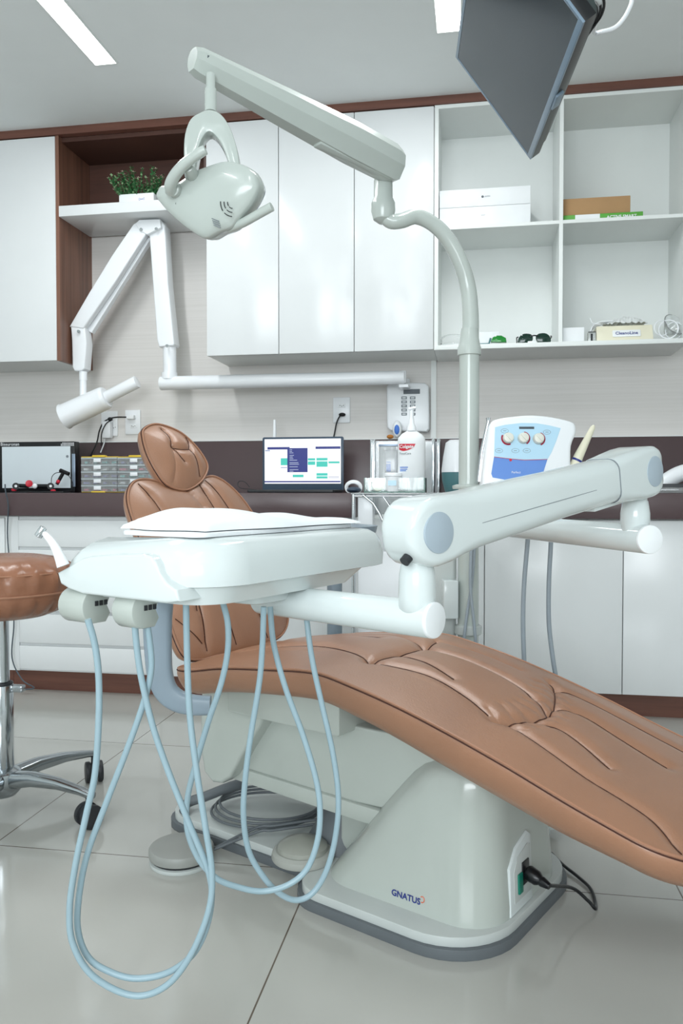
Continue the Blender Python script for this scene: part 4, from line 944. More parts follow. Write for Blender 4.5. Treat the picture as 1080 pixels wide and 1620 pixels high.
for k in range(5):
    a = a_base+2*pi*k/5; dr = Vector((cos(a), sin(a), 0)); sd = Vector((-sin(a), cos(a), 0)); RL = 0.275
    b = MB(); rings = []
    for f, w, h, zc_ in ((0.03, 0.026, 0.022, 0.087), (0.10, 0.020, 0.018, 0.098), (0.18, 0.016, 0.013, 0.097), (0.25, 0.013, 0.009, 0.088), (RL+0.012, 0.012, 0.008, 0.080)):
        c = scx+dr*f+Z*zc_
        rings.append([c+sd*x+Z*y for x, y in rrect(-w, -h, w, h, min(w, h)*0.8, 4)])
    b.loft(rings); lg = b.build('leg', M_ALU, stl)
    cw = scx+dr*RL; tw = a+1.1
    wd = Vector((cos(tw), sin(tw), 0)); wn = Vector((-sin(tw), cos(tw), 0))
    b = MB(); b.cyl(cw+Z*0.05, cw+Z*0.078, 0.008, None, 12)
    b.cyl(cw+wn*0.010+Z*0.030, cw+wn*0.024+Z*0.030, 0.030, None, 28, 0.003); b.cyl(cw-wn*0.024+Z*0.030, cw-wn*0.010+Z*0.030, 0.030, None, 28, 0.003)
    b.cyl(cw-wn*0.01+Z*0.034, cw+wn*0.01+Z*0.034, 0.022, None, 20); b.build('caster', M_DARKR, lg)

# ================================================================ CEILING TELEVISION
tb, tcn, ta, td = Vector((0.135, 2.184, 1.712)), Vector((0.194, 1.587, 1.722)), Vector((-0.060, 2.169, 1.987)), Vector((-0.001, 1.572, 1.998))
tx = (tcn-tb).normalized(); ty = (ta-tb).normalized(); tn = tx.cross(ty).normalized()
if tn.dot(CP-tb) < 0: tn = -tn
TW = (tcn-tb).length; TH = (ta-tb).length
tv = thing('television', 'dark flat television hanging tilted from the ceiling', 'television', (tb+td)/2)
b = MB(); e = 0.0
fr = [(0, 0), (TW, 0), (TW, TH), (0, TH)]
b.prism(fr, tb, tx, ty, tn, -0.030, -0.001, 0.003); b.build('housing', M_BLACK, tv)
b = MB()
for (x0, y0, x1, y1) in ((0, 0, TW, 0.014), (0, TH-0.009, TW, TH), (0, 0.014, 0.008, TH-0.009), (TW-0.008, 0.014, TW, TH-0.009)):
    b.prism([(x0, y0), (x1, y0), (x1, y1), (x0, y1)], tb, tx, ty, tn, -0.004, 0.002, 0.0008)
b.build('bezel', M_TVBEZ, tv)
b = MB(); b.prism([(0.008, 0.014), (TW-0.008, 0.014), (TW-0.008, TH-0.009), (0.008, TH-0.009)], tb, tx, ty, tn, -0.001, 0.0008); b.build('screen', M_SCREEN, tv)
b = MB(); b.loft([[tb+tx*x+ty*y-tn*h_ for x, y in rrect(a_, a_, TW-a_, TH-a_, 0.03, 5)] for a_, h_ in ((0.004, 0.030), (0.008, 0.045), (0.03, 0.058), (0.06, 0.072), (0.075, 0.075))]); b.build('back_cover', M_TVBACK, tv, sharp=25)
b = MB(); b.prism(rrect(TW*0.45, -0.006, TW*0.55, 0.003, 0.002), tb, tx, ty, tn, -0.02, 0.0, 0.001); b.build('sensor_lip', M_TVBEZ, tv)
mc = tb+tx*TW*0.5+ty*TH*0.5-tn*0.075
b = MB(); b.prism(rrect(-0.06, -0.06, 0.06, 0.06, 0.006), mc, tx, ty, tn, -0.02, 0.0, 0.002); b.tube([mc-tn*0.02, mc-tn*0.07, mc-tn*0.07+Z*0.02], 0.014, 12); b.build('mount_arm', M_DARKR, tv)
mp = mc-tn*0.07
b = MB(); b.cyl(mp, Vector((mp.x, mp.y, CEIL-0.01)), 0.016, None, 20); b.cyl(Vector((mp.x, mp.y, CEIL-0.012)), Vector((mp.x, mp.y, CEIL)), 0.05, None, 28); b.build('ceiling_mount', M_DARKR, tv)
b = MB()
for k in range(5):
    s0 = tb+tx*(0.37+0.012*k)+ty*0.04-tn*(0.058)
    b.tube(smoothpath([s0, s0-tn*(0.028+0.006*k)+tx*0.03, s0-tn*(0.032+0.004*k)+tx*0.09+ty*0.01, s0-tn*0.004+tx*0.13+ty*0.03], 6), 0.003, 6)
b.build('cables', M_BLACK, tv)
s0 = pd(945, 50, 2.0)
b = MB(); b.tube(smoothpath([tb+tx*0.50+ty*0.10-tn*0.070, tb+tx*0.50+ty*0.05-tn*0.10, s0+RT*(-0.01), s0+RT*0.012, pd(975, 42, 2.0), pd(993, 18, 2.0), pd(1000, -12, 2.0), pd(990, -80, 2.0), Vector((pd(985, -95, 2.0).x, pd(985, -95, 2.0).y, CEIL))], 8), 0.0055, 10); b.build('ceiling_cable', M_XRAY, tv)['label'] = 'white cable curving up to the ceiling'

# ================================================================ WALL X-RAY ARM
YX = 3.46
xr = thing('xray_unit', 'white wall-mounted x-ray unit with a folded jointed arm and tube head', 'x-ray unit', px(647, 650, YW))
def q(x, y, Yv=YX): return px(x, y, Yv)
b = MB(); b.prism([(a.x, a.z) for a in [q(x, y, YW) for x, y in [(614, 614), (618, 609), (640, 608), (674, 609), (679, 614), (680, 660), (680, 680), (676, 685), (620, 683), (615, 678), (614, 650)]]], Vector((0, 0, 0)), X, Z, Y, YW-0.07, YW-0.003, 0.008, 3); cb = b.build('control_box', M_XRAY, xr)
yb = YW-0.0702
def qb(x, y): return px(x, y, yb)
b = MB(); a = qb(638, 616); c = qb(664, 623); b.span((a.x, yb-0.0015, c.z), (c.x, yb+0.002, a.z)); b.build('display', M_DGREY, cb)
b = MB()
for i in range(5):
    for j in range(2):
        a = qb(639+j*13.5, 629.5+i*6.4); b.box(a, (0.0245, 0.002, 0.0125), None, 0.0008)
b.build('keypad', M_GREYP, cb)
b = MB()
for i in range(5):
    for j in range(2):
        a = qb(639+j*13.5, 629.5+i*6.4); b.box(a-Y*0.0012, (0.015, 0.001, 0.0045), None)
b.build('key_prints', M_PAPER, cb)
b = MB(); b.cyl(q(638, 606), q(638, 587), 0.012, None, 20); b.cyl(q(638, 612, YW-0.035), q(638, 600, YW-0.035), 0.03, None, 20); b.box((q(638, 606).x, (YX+YW)/2, q(638, 610).z), (0.04, YW-YX, 0.012)); b.build('wall_bracket', M_XRAY, xr)
b = MB(); b.cyl(q(640, 597), q(254, 606.5), 0.0285, 0.0315, 30, 0.004); b.build('horizontal_arm', M_XRAY, xr)
b = MB(); b.cyl(q(269, 600), q(268, 542), 0.030, 0.030, 26, 0.002); b.cyl(q(268, 600), q(268, 590), 0.034, 0.036, 26); b.build('post', M_XRAY, xr)
def flat(pts, w, y0, y1, name, par, bev=0.006):
    pts = [q(*p) for p in pts]; b = MB(); b.prism([(p.x, p.z) for p in pts], Vector((0, 0, 0)), X, Z, Y, y0, y1, bev, 3); return b.build(name, M_XRAY, par)
flat([(241, 356), (247, 352), (258, 352), (265, 360), (270, 450), (280, 546), (278, 549), (256, 551), (253, 540), (247, 460), (241, 378)], 0, YX-0.035, YX+0.035, 'upright_arm', xr)
flat([(218, 360), (226, 355), (240, 356), (241, 370), (190, 450), (140, 523), (118, 520), (150, 465), (185, 408)], 0, YX-0.05, YX-0.012, 'folding_arm', xr)
flat([(226, 376), (240, 377), (146, 527), (136, 522)], 0, YX-0.008, YX+0.025, 'folding_rod', xr, 0.003)
flat([(222, 360), (228, 354), (260, 353), (262, 366), (240, 377), (228, 370)], 0, YX-0.055, YX+0.036, 'elbow_plate', xr, 0.003)
b = MB()
for p in ((223, 363), (247, 362), (124, 524), (264, 547)): b.cyl(q(p[0], p[1], YX-0.060), q(p[0], p[1], YX-0.045), 0.007, None, 14)
b.build('bolt', M_CHROME, xr)
flat([(119, 516), (141, 518), (144, 545), (141, 585), (136, 589), (125, 589), (122, 583), (121, 540)], 0, YX-0.045, YX+0.02, 'wrist', xr)
b = MB(); b.cyl(q(131.5, 588, YX-0.02), q(131.5, 602, YX-0.02), 0.018, None, 22); b.cyl(q(131.5, 601, YX-0.02), q(131.5, 634, YX-0.02), 0.0158, None, 22); b.build('stem', M_XRAY, xr)
hc0 = q(102, 659, YX-0.03); hc1 = q(169, 628, YX-0.03); hdx = (hc1-hc0).normalized()
hc0 = hc0+Y*0.0; Lh = (hc1-hc0).length
b = MB(); b.lathe([(0.055, -0.002), (0.0605, 0.0), (0.0605, 0.004), (0.057, 0.012), (0.054, Lh*0.92), (0.052, Lh*0.97), (0.046, Lh)], hc0, hdx, 36); tubeh = b.build('tube_head', M_XRAY, xr)
b = MB(); b.cyl(q(168, 629, YX-0.03), q(217, 604, YX-0.03), 0.0285, 0.0285, 28, 0.001); b.build('cone', M_XRAY, xr)
b = MB(); b.box(q(150, 650.5, YX-0.05), (0.01, 0.01, 0.004)); b.build('switch', M_BLACK, tubeh)

# ================================================================ WALL OUTLETS
def outlet(label, x0, y0, x1, y1, slots, g='wall outlets'):
    a = px(x0, y0, YW); c = px(x1, y1, YW); t = thing('wall_outlet', label, 'outlet', ((a.x+c.x)/2, YW, c.z), g)
    MB().span((a.x, YW-0.009, c.z), (c.x, YW-0.0005, a.z), 0.003).build('plate', M_XRAY, t)
    for (cx_, cy_) in slots:
        p = px(cx_, cy_, YW-0.01); MB().box(p, (0.032, 0.003, 0.018), None, 0.001).build('socket', M_PAPER, t)
        b = MB()
        for k in (-1, 0, 1): b.cyl(p+X*0.008*k-Y*0.0022-Z*(0.003 if k == 0 else 0), p+X*0.008*k-Y*0.001-Z*(0.003 if k == 0 else 0), 0.002, None, 10)
        b.build('pin_hole', M_DARKR, t)
outlet('white double outlet above the laptop', 527, 629, 554, 669, [(540.5, 641.5), (540.5, 657)])
outlet('white double outlet right of the x-ray tube head, nearest the headrest', 199, 649, 223, 687, [(211, 659), (211, 674)])
outlet('white outlet carrying the tall adapter, partly behind the x-ray tube head', 161, 651, 187, 690, [(180, 676)])
b = MB(); p = px(207, 660, YW-0.02); b.box(p, (0.038, 0.026, 0.020), None, 0.003); tag(b.build('charger', M_PAPER), 'small white charger plugged into the outlet beside the headrest', 'charger')
b = MB(); p = px(170, 680, YW-0.03); b.box(p, (0.042, 0.035, 0.082), None, 0.005); tag(b.build('power_adapter', M_XRAY), 'tall white power adapter in the outlet under the x-ray head', 'adapter')
def cable(label, pts, r, m, grp=None):
    b = MB(); b.tube(smoothpath(pts, 8), r, 7); return tag(b.build('cable', m), label, 'cable', grp)
cable('black cable from the charger drooping behind the plastic organisers', [px(200, 660, YW-0.03), px(186, 660, YW-0.035), px(175, 662, YW-0.04), px(164, 668, YW-0.04), px(157, 682, YW-0.04), px(153, 700, YW-0.04), px(143, 722, YW-0.05), px(128, 760, YW-0.04)], 0.0035, M_BLACK)
b = MB(); b.ball(px(174, 663, YW-0.04), 0.013, 0.008, 0.009); tag(b.build('cable_clip', M_BLACK), 'black lump where the cables meet above the adapter', 'cable clip')
cable('second thin black cable beside the tall adapter', [px(178, 664, YW-0.045), px(168, 670, YW-0.052), px(161, 685, YW-0.052), px(160, 705, YW-0.04)], 0.0025, M_BLACK)
cable('short white cable below the tall adapter', [px(166, 694, YW-0.03), px(164, 703, YW-0.03), px(159, 716, YW-0.035)], 0.003, M_PAPER)
cable('black laptop cable plugged into the outlet above the laptop', [px(541, 656, YW-0.02), px(537, 659, YW-0.03), px(532, 670, YW-0.03), px(528, 690, YW-0.03), px(520, 720, YW-0.04)], 0.0035, M_BLACK)
b = MB(); b.ball(px(541, 656, YW-0.02), 0.016, 0.012, 0.009); tag(b.build('plug', M_BLACK), 'black plug in the lower socket above the laptop', 'plug')
cable('thin grey cable hanging down the drawers at the far left', [px(8, 766, YC-0.06), px(9, 779, YC-0.06), px(13, 800, YC-0.045), px(12, 850, YC-0.02), px(18, 920, YC-0.02), px(22, 985, YC-0.02), px(19, 1040, YC-0.02), px(35, 1075, YC-0.03), px(54, 1088, YC-0.03), px(35, 1091, YC-0.04)], 0.0028, M_DGREY)

# ================================================================ COUNTER ITEMS
ZT = ZC+0.0005
def onc(x, Yv): p = px(x, 780, Yv); p.z = ZT; return p
# light box
t = thing('light_box', 'white-screened film viewer with black frame standing at the far left of the counter', 'light box', onc(60, 3.42))
a = px(-2, 778, 3.42); c = px(121, 698.5, 3.42); x0, x1, z0, z1 = a.x, c.x, ZT, c.z
MB().span((x0, 3.40, z0), (x1, 3.45, z1), 0.004).build('frame', M_BLACK, t)
c = px(3.5, 707, 3.40); d = px(112, 772, 3.40); MB().span((c.x, 3.3975, d.z), (d.x, 3.401, c.z)).build('screen', M_LIGHTBOX, t)
b = MB(); text(b, 'Biseuronan', 0.021, px(15.5, 703, 3.399), X, Z); b.build('lettering', M_XRAY, t, recalc=False)
b = MB()
for i in range(9):
    for j in range(3):
        if i+j >= 1: b.box(px(97+i*2.4, 700.8+j*1.9, 3.399), (0.0042, 0.001, 0.0034))
b.build('printed_dots', M_XRAY, t)
MB().cyl(px(106.5, 722, 3.398), px(106.5, 722, 3.395), 0.006, None, 18).build('button', M_GREYP, t)
MB().span((px(114, 720, 3.399).x, 3.3965, px(114, 770, 3.4).z), (px(119, 720, 3.399).x, 3.4, px(114, 718, 3.4).z), 0.001).build('side_strip', M_METALB, t)
# black phone-stand arm
t = thing('articulated_holder', 'black jointed gadget arm with red knobs lying before the film viewer', 'holder', onc(55, 3.32))
def ct(x, y): return px(x, y, 3.32)
b = MB(); b.span((ct(16, 0).x, 3.28, ZT), (ct(100, 0).x, 3.35, ZT+0.007), 0.002); b.build('base', M_BLACK, t)
b = MB(); b.tube([ct(24, 768), ct(45, 769)], 0.009, 10); b.tube([ct(56, 769), ct(80, 769)], 0.009, 10)
for x in (25, 80): b.cyl(px(x, 769, 3.335), px(x, 769, 3.30), 0.015, None, 22)
b.tube([ct(90, 766), ct(100, 748)], 0.008, 10); b.tube([ct(95, 744), ct(109, 750)], 0.009, 8); b.build('arm', M_BLACK, t)
MB().cyl(px(46, 765, 3.33), px(46, 765, 3.295), 0.0155, None, 24, 0.002).build('knob', M_RED, t)
MB().ball(px(92, 762, 3.31), 0.009).build('knob', M_RED, t)
MB().ball(px(22, 775, 3.31), 0.012, 0.01, 0.008).build('foot', M_RED, t); MB().ball(px(84, 776, 3.31), 0.012, 0.01, 0.006).build('foot', M_RED, t)
b = MB(); b.ball(px(55, 769, 3.31), 0.012, 0.010, 0.012); b.cyl(px(25, 769, 3.302), px(25, 769, 3.297), 0.006, None, 16); b.cyl(px(80, 769, 3.302), px(80, 769, 3.297), 0.006, None, 16); b.build('clamp', M_PAPER, t)
cable('thin black cable arching from the gadget arm over the film viewer', [ct(81, 766), ct(82, 755), ct(88, 748.5), ct(98, 748), ct(108, 752), ct(115, 765), ct(112, 777)], 0.0016, M_BLACK)
# organisers
def organiser(x0, x1, label):
    t = thing('organiser_box', label, 'organiser', onc((x0+x1)/2, 3.36), 'clear plastic organisers')
    a = px(x0, 778, 3.30); c = px(x1, 722, 3.30); h = (c.z-ZT-0.008)
    MB().span((a.x, 3.305, ZT+0.002), (c.x, 3.45, ZT+0.004)).build('bottom_tray', M_YELLOW, t)
    MB().span((a.x, 3.305, c.z-0.004), (c.x, 3.45, c.z), 0.001).build('lid', M_YELLOW, t)
    xm = (a.x+c.x)/2
    for k in range(5):
        z0 = ZT+0.005+k*h/5
        dm = MB(); dm.span((a.x+0.001, 3.302, z0), (c.x-0.001, 3.3035, z0+h/5-0.003)); dm.span((a.x+0.001, 3.3035, z0), (c.x-0.001, 3.43, z0+0.0015))
        dr = dm.build('drawer', M_CLEAR, t)
        MB().span((a.x+0.001, 3.300, z0+h/5-0.008), (c.x-0.001, 3.44, z0+h/5-0.001)).build('rim', M_MILKY, dr)
        MB().span((xm-0.024, 3.297, z0+0.008), (xm+0.010, 3.3015, z0+h/5-0.006), 0.001).build('latch', M_PAPER, dr)
        cols = [M_PURPLE, M_PAPER, M_TEALIT, M_MAGENTA, M_PURPLE]
        b = MB()
        for q_ in range(4):
            xx = a.x+0.02+q_*(c.x-a.x-0.04)/3; b.box((xx, 3.325, z0+0.0075), (random.uniform(.012, .03), 0.03, 0.010), None, 0.001)
        b.build('contents', cols[(k+int(x0)) % 5], dr)
    MB().span((a.x, 3.432, ZT+0.005), (c.x, 3.448, c.z-0.005)).build('added_backing', M_XRAY, t)  # white backing added so the clear drawers look brighter
    b = MB(); b.span((xm-0.03, 3.297, c.z-0.003), (xm+0.03, 3.32, c.z+0.006), 0.002); b.span((xm-0.035, 3.296, ZT+0.0005), (xm+0.03, 3.304, ZT+0.007), 0.001); b.build('clip', M_YELLOW, t)
organiser(128, 185, 'clear plastic five-tier organiser with yellow clips next to the film viewer')
organiser(185.5, 243, 'clear plastic five-tier organiser with yellow clips, partly behind the headrest')
# laptop
t = thing('laptop', 'open dark blue-grey laptop showing a scheduling screen on the counter', 'laptop', onc(478, 3.35))
a = px(415.5, 776, 3.42); c = px(543.5, 690.5, 3.42)
LW = c.x-a.x; LH = c.z-ZT-0.006; lx = a.x
MB().prism(rrect(0, 0, LW, LH, 0.008), Vector((lx, 3.42, ZT+0.006)), X, Z, Y, -0.003, 0.004, 0.001).build('lid', M_LAPTOP, t)
def lp(x, y, o=0): p = px(x, y, 3.4165-o); return p
a2 = lp(418.5, 695); c2 = lp(539, 765); scr = MB().span((a2.x, 3.4155, c2.z), (c2.x, 3.4168, a2.z)).build('screen', M_LCDON, t)
def srect(b, x0, y0, x1, y1, o=0.0012):
    p = lp(x0, y0); r = lp(x1, y1); b.span((p.x, 3.4158-o, r.z), (r.x, 3.4156, p.z)); return b
b = MB(); srect(b, 423, 707.5, 458, 711); srect(b, 499, 706.5, 538.5, 710); srect(b, 418.5, 761, 538.5, 763); srect(b, 454.5, 709, 486.5, 747, 0.0016); b.build('menu_windows', M_LCDNAVY, scr)
for r in ((444, 725, 454.5, 736), (487, 725, 498.5, 728.5), (487, 730, 498.5, 735.5), (500.5, 724.5, 518, 728.5), (500.5, 730, 518, 738.5), (519.5, 730, 537, 733), (463, 751, 480, 755), (500.5, 748.5, 518, 752.5), (500.5, 753.5, 518, 757)):
    srect(MB(), *r).build('schedule_entry', M_LCDTEAL, scr)
b = MB()
for k, yy in enumerate((711, 713.5, 716, 720, 722.5, 725, 727.5, 731.5, 734, 738, 742.5, 745)):
    srect(b, 458, yy, 458+[4, 4, 6, 7, 5, 6, 12, 14, 15, 13, 14, 6][k], yy+1.1, 0.0022)
srect(b, 419.5, 712, 427, 714); srect(b, 444, 739, 454, 740.5); srect(b, 519.5, 754, 536, 755); srect(b, 519.5, 756.5, 536, 757); b.build('screen_rows', M_LCDGREY, scr)
MB().prism(rrect(0, 0, LW, 0.235, 0.008), Vector((lx, 3.175, ZT)), X, Y, Z, 0.001, 0.013, 0.003).build('base', M_DARKR, t)
cable('thin black cable looping beside the laptop, left', [px(415, 776, 3.25), px(396, 774, 3.24), px(380, 772, 3.24), px(376, 765, 3.24), px(380, 761, 3.24), px(388, 763, 3.24), px(395, 771, 3.24)], 0.0016, M_BLACK)
t = thing('mouse_cable', 'coiled white cable right of the laptop', 'cable', onc(558, 3.2))
b = MB()
for k in range(3): b.torus(px(559, 771, 3.2)+Vector((0, 0.0, 0.0)), Y+Z*0.25*k, 0.026-0.003*k, 0.0042, 36, 7, 1.25, X)
b.build('coil', M_PAPER, t)
b = MB(); b.ball(onc(560, 3.2)+Z*0.012, 0.03, 0.045, 0.013); tag(b.build('mouse', M_LAPTOP), 'dark computer mouse beside the coiled white cable', 'mouse')
# wall candle-like tube behind the laptop
a = onc(434.5, 3.5)
b = MB(); zt_ = px(434.5, 664, 3.5).z; b.lathe([(0.011, 0), (0.011, (zt_-ZT)*0.5), (0.0075, (zt_-ZT)*0.86), (0.006, zt_-ZT)], a, Z, 18); tag(b.build('upright_tube', M_XRAY), 'slim white upright tube sticking up behind the laptop', 'tube')

# glass shelf cart
YG = 2.96
gx0 = px(562, 780, YG).x; gx1 = px(692, 780, YG).x
t = thing('instrument_cart', 'chrome and white cart with a glass top in the gap of the counter', 'cart', ((gx0+gx1)/2, YG+0.03, 0))
GZ = ZC+0.002
MB().span((gx0, YG-0.11, GZ-0.006), (gx1+0.02, YG+0.06, GZ), 0.001).build('glass_top', M_CLEAR, t)
b = MB(); b.span((gx0+0.022, YG-0.09, 0.05), (gx1-0.01, YG+0.05, 0.62), 0.006); b.build('cabinet_body', M_XRAY, t)
b = MB()
for x_ in (gx0+0.008, gx1-0.004):
    for y_ in (YG-0.10, YG+0.055): b.cyl((x_, y_, 0.0), (x_, y_, GZ-0.006), 0.007, None, 12)
b.cyl((gx0+0.008, YG-0.10, GZ-0.012), (gx1-0.004, YG-0.10, GZ-0.012), 0.005, None, 10)
b.build('frame', M_CHROME, t)
b = MB(); p0 = px(566, 783, YG-0.08); b.span((p0.x, YG-0.085, GZ-0.12), (p0.x+0.055, YG-0.03, GZ-0.010), 0.004); b.build('side_bin', M_XRAY, t)
b = MB(); b.tube([px(574, 783, YG-0.11), px(590, 796, YG-0.11), px(600, 812, YG-0.11), px(608, 830, YG-0.11)], 0.005, 10); b.tube([px(606, 786, YG-0.11), px(617, 802, YG-0.11)], 0.003, 10); b.build('brace', M_CHROME, t)
# glass tray on it
tx0 = px(576, 770, YG-0.07).x; tx1 = px(672, 770, YG-0.07).x; tzt = px(600, 756, YG-0.07).z
t = thing('glass_tray', 'clear glass tray with green edges full of bottles, right of the laptop', 'tray', ((tx0+tx1)/2, YG-0.02, GZ))
MB().span((tx0, YG-0.075, GZ+0.0005), (tx1, YG+0.035, GZ+0.004)).build('bottom', M_GLASS, t)
for s_ in (YG-0.075, YG+0.031): MB().span((tx0+0.004, s_, GZ+0.004), (tx1-0.004, s_+0.004, tzt)).build('side_pane', M_GLASS, t)
for s_ in (tx0, tx1-0.004): MB().span((s_, YG-0.075, GZ+0.004), (s_+0.004, YG+0.035, tzt)).build('side_pane', M_GGLASS, t)
MB().span((tx0, YG-0.0765, GZ+0.0005), (tx1, YG-0.0752, GZ+0.004)).build('green_edge', M_GGLASS, t)
ZG = GZ+0.0045
def ong(x, Yv): p = px(x, 780, Yv); p.z = ZG; return p
def hz(y, Yv): return px(640, y, Yv).z-ZG
# pump bottle
Yb = YG-0.02; o = ong(650.5, Yb)
t = thing('pump_bottle', 'tall white mouthwash pump bottle with a red label flash', 'bottle', o)
R_ = (px(673, 700, Yb)-px(629, 700, Yb)).length/2
prof = [(R_*0.9, 0), (R_, 0.006), (R_, hz(700, Yb)), (R_*0.97, hz(693, Yb)), (R_*0.72, hz(687, Yb)), (R_*0.36, hz(682, Yb))]
b = MB(); rings = []
for r, h in prof: rings.append([o+Z*h+X*r*cos(2*pi*k/36)+Y*r*0.62*sin(2*pi*k/36) for k in range(36)])
b.loft(rings); bo_ = b.build('body', M_PAPER, t, sharp=50)
b = MB(); b.lathe([(R_*0.34, 0), (R_*0.32, hz(676, Yb)-hz(682, Yb)), (R_*0.2, hz(670, Yb)-hz(682, Yb)), (R_*0.17, hz(662, Yb)-hz(682, Yb))], o+Z*hz(682, Yb), Z, 22); b.build('collar', M_XRAY, t)
b = MB(); b.cyl(o+Z*hz(663, Yb), o+Z*hz(650, Yb), 0.0075, 0.0075, 14); b.tube([o+Z*hz(649, Yb)+X*0.005, o+Z*hz(647, Yb)-X*0.01, o+Z*hz(645, Yb)+X*0.016], 0.0055, 10); b.build('pump', M_XRAY, t)
def obt(x, y, off=0.0008):   # point on the bottle's front
    p = px(x, y, Yb-R_*0.62); dx = max(-0.98, min(0.98, (p.x-o.x)/R_)); return Vector((p.x, Yb-R_*0.62*sqrt(1-dx*dx)-off, p.z))
vs = [obt(x, y) for x, y in [(630, 702), (657, 702), (655, 708), (650, 712.5), (640, 714), (632, 712), (629.5, 709)]]
mid = sum(vs, Vector((0, 0, 0)))/len(vs); b = MB(); b.prism([(657-657, 0)], o, X, Y, Z, 0, 0) if False else None
def patch(b, x0, x1, ytop, ybot, n=10, off=0.0008):
    rows = [[obt(x0+(x1-x0)*i/n, ytop(i/n), off) for i in range(n+1)], [obt(x0+(x1-x0)*i/n, ybot(i/n), off) for i in range(n+1)]]; b.quadgrid(rows)
patch(b, 630.5, 657, lambda k: 702, lambda k: 702+12*sqrt(max(0, 1-k*k))*(0.75+0.25*min(1, k*4))+0.05); b.build('label_flash', M_RED, bo_, recalc=False)
vs_, fs_ = text_mesh('Colgate', 0.0165, 0.0004)
b = MB(); base = px(642.5, 706.5, Yb-R_*0.62)
def wrap(v, base): dx = max(-0.98, min(0.98, (base.x+v.x-o.x)/R_)); return Vector((base.x+v.x, Yb-R_*0.62*sqrt(1-dx*dx)-0.0018, base.z+v.y))
b.add([wrap(v, base) for v in vs_], fs_); b.build('lettering', M_PAPER, bo_, recalc=False)
vs_, fs_ = text_mesh('TotalCare', 0.0105, 0.0001); base = px(640.5, 717.5, Yb-R_*0.62); b = MB(); b.add([wrap(v, base) for v in vs_], fs_); b.build('lettering', M_GREYP, bo_, recalc=False)
b = MB()
for (x0, x1, yy) in ((632, 645, 738.5), (632, 644, 741.5), (632, 642, 744)): patch(b, x0, x1, lambda k, yy=yy: yy, lambda k, yy=yy: yy+1.4, 6)
b.build('blue_lines', M_BLUE, bo_, recalc=False)
# canister with white pack behind
Yk = YG+0.11-0.03; Yk = YG+0.012
t = thing('clear_canister', 'clear canister holding white packs with blue print, left of the pump bottle', 'canister', ong(614, Yk))
a = px(600, 780, Yk); c = px(630, 703, Yk)
MB().span((a.x, Yk-0.02, ZG), (c.x, Yk+0.018, c.z-0.004), 0.006).build('body', M_CLEAR, t)
MB().span((a.x-0.001, Yk-0.021, c.z-0.008), (c.x+0.001, Yk+0.019, c.z), 0.002).build('lid', M_METALB, t)
a = px(609, 770, Yk); c = px(628, 712, Yk)
tt_ = MB().span((a.x, Yk-0.008, ZG+0.002), (c.x, Yk+0.008, c.z), 0.003).build('white_pack', M_PAPER)
tag(tt_, 'white pack with a blue square inside the clear canister', 'packet')
b = MB(); a = px(611, 734, Yk-0.0086); c = px(618, 746, Yk-0.0086); b.span((a.x, Yk-0.0092, c.z), (c.x, Yk-0.0082, a.z)); a = px(611, 730.5, Yk-0.0086); c = px(618, 732, Yk-0.0086); b.span((a.x, Yk-0.0092, c.z), (c.x, Yk-0.0082, a.z)); b.build('printed_square', M_BLUE, tt_)
def jar(name, label, cat, x0, x1, y0, Yv, lid=True, m=M_PAPER, ry=0.8):
    o_ = ong((x0+x1)/2, Yv); r = (px(x1, 760, Yv)-px(x0, 760, Yv)).length/2; h = hz(y0, Yv)
    t = thing(name, label, cat, o_)
    MB().lathe([(r*0.92, 0), (r, 0.004), (r, h*0.8 if lid else h*0.95), (r*0.9, h*0.82 if lid else h)], o_, Z, 28).build('body', m, t)
    if lid: MB().lathe([(r*1.03, h*0.82), (r*1.03, h*0.97), (r*0.98, h)], o_, Z, 28).build('lid', M_XRAY, t)
    return t, o_, r, h
tj, oj, rj, hj = jar('cream_jar', 'small white lidded jar with a printed label at the tray front', 'jar', 608, 635, 748, YG-0.052, True)
b = MB(); b.box(oj-Y*rj+Z*hj*0.45, (0.03, 0.0012, 0.018)); b.build('label', M_SKYBLUE, tj)
b = MB(); rows = [(0.017, 0), (0.0195, 0.05), (0.0185, 0.05), (0.016, 0.003)]; b.lathe(rows, ong(652, YG-0.054), Z, 24); tag(b.build('paper_cup', M_PAPER), 'small white cup at the tray front before the pump bottle', 'cup')
b = MB(); b.lathe([(0.017, -0.012), (0.021, -0.006), (0.021, 0.008), (0.012, 0.013)], ong(597, YG-0.04)+Z*0.021, (0.3, -1, 0.2), 26); tag(b.build('tape_roll', M_BEIGE), 'small pale roll lying in the glass tray, left end', 'roll')
tag(MB().cyl(ong(586, YG-0.01), ong(586, YG-0.01)+Z*0.035, 0.014, 0.017, 20).build('glass_vial', M_CLEAR), 'short clear vial at the left end of the glass tray', 'vial'); tag(MB().cyl(ong(595, YG+0.012), ong(595, YG+0.012)+Z*0.045, 0.010, 0.010, 20).build('glass_vial', M_CLEAR), 'taller clear vial behind the short one in the glass tray', 'vial')
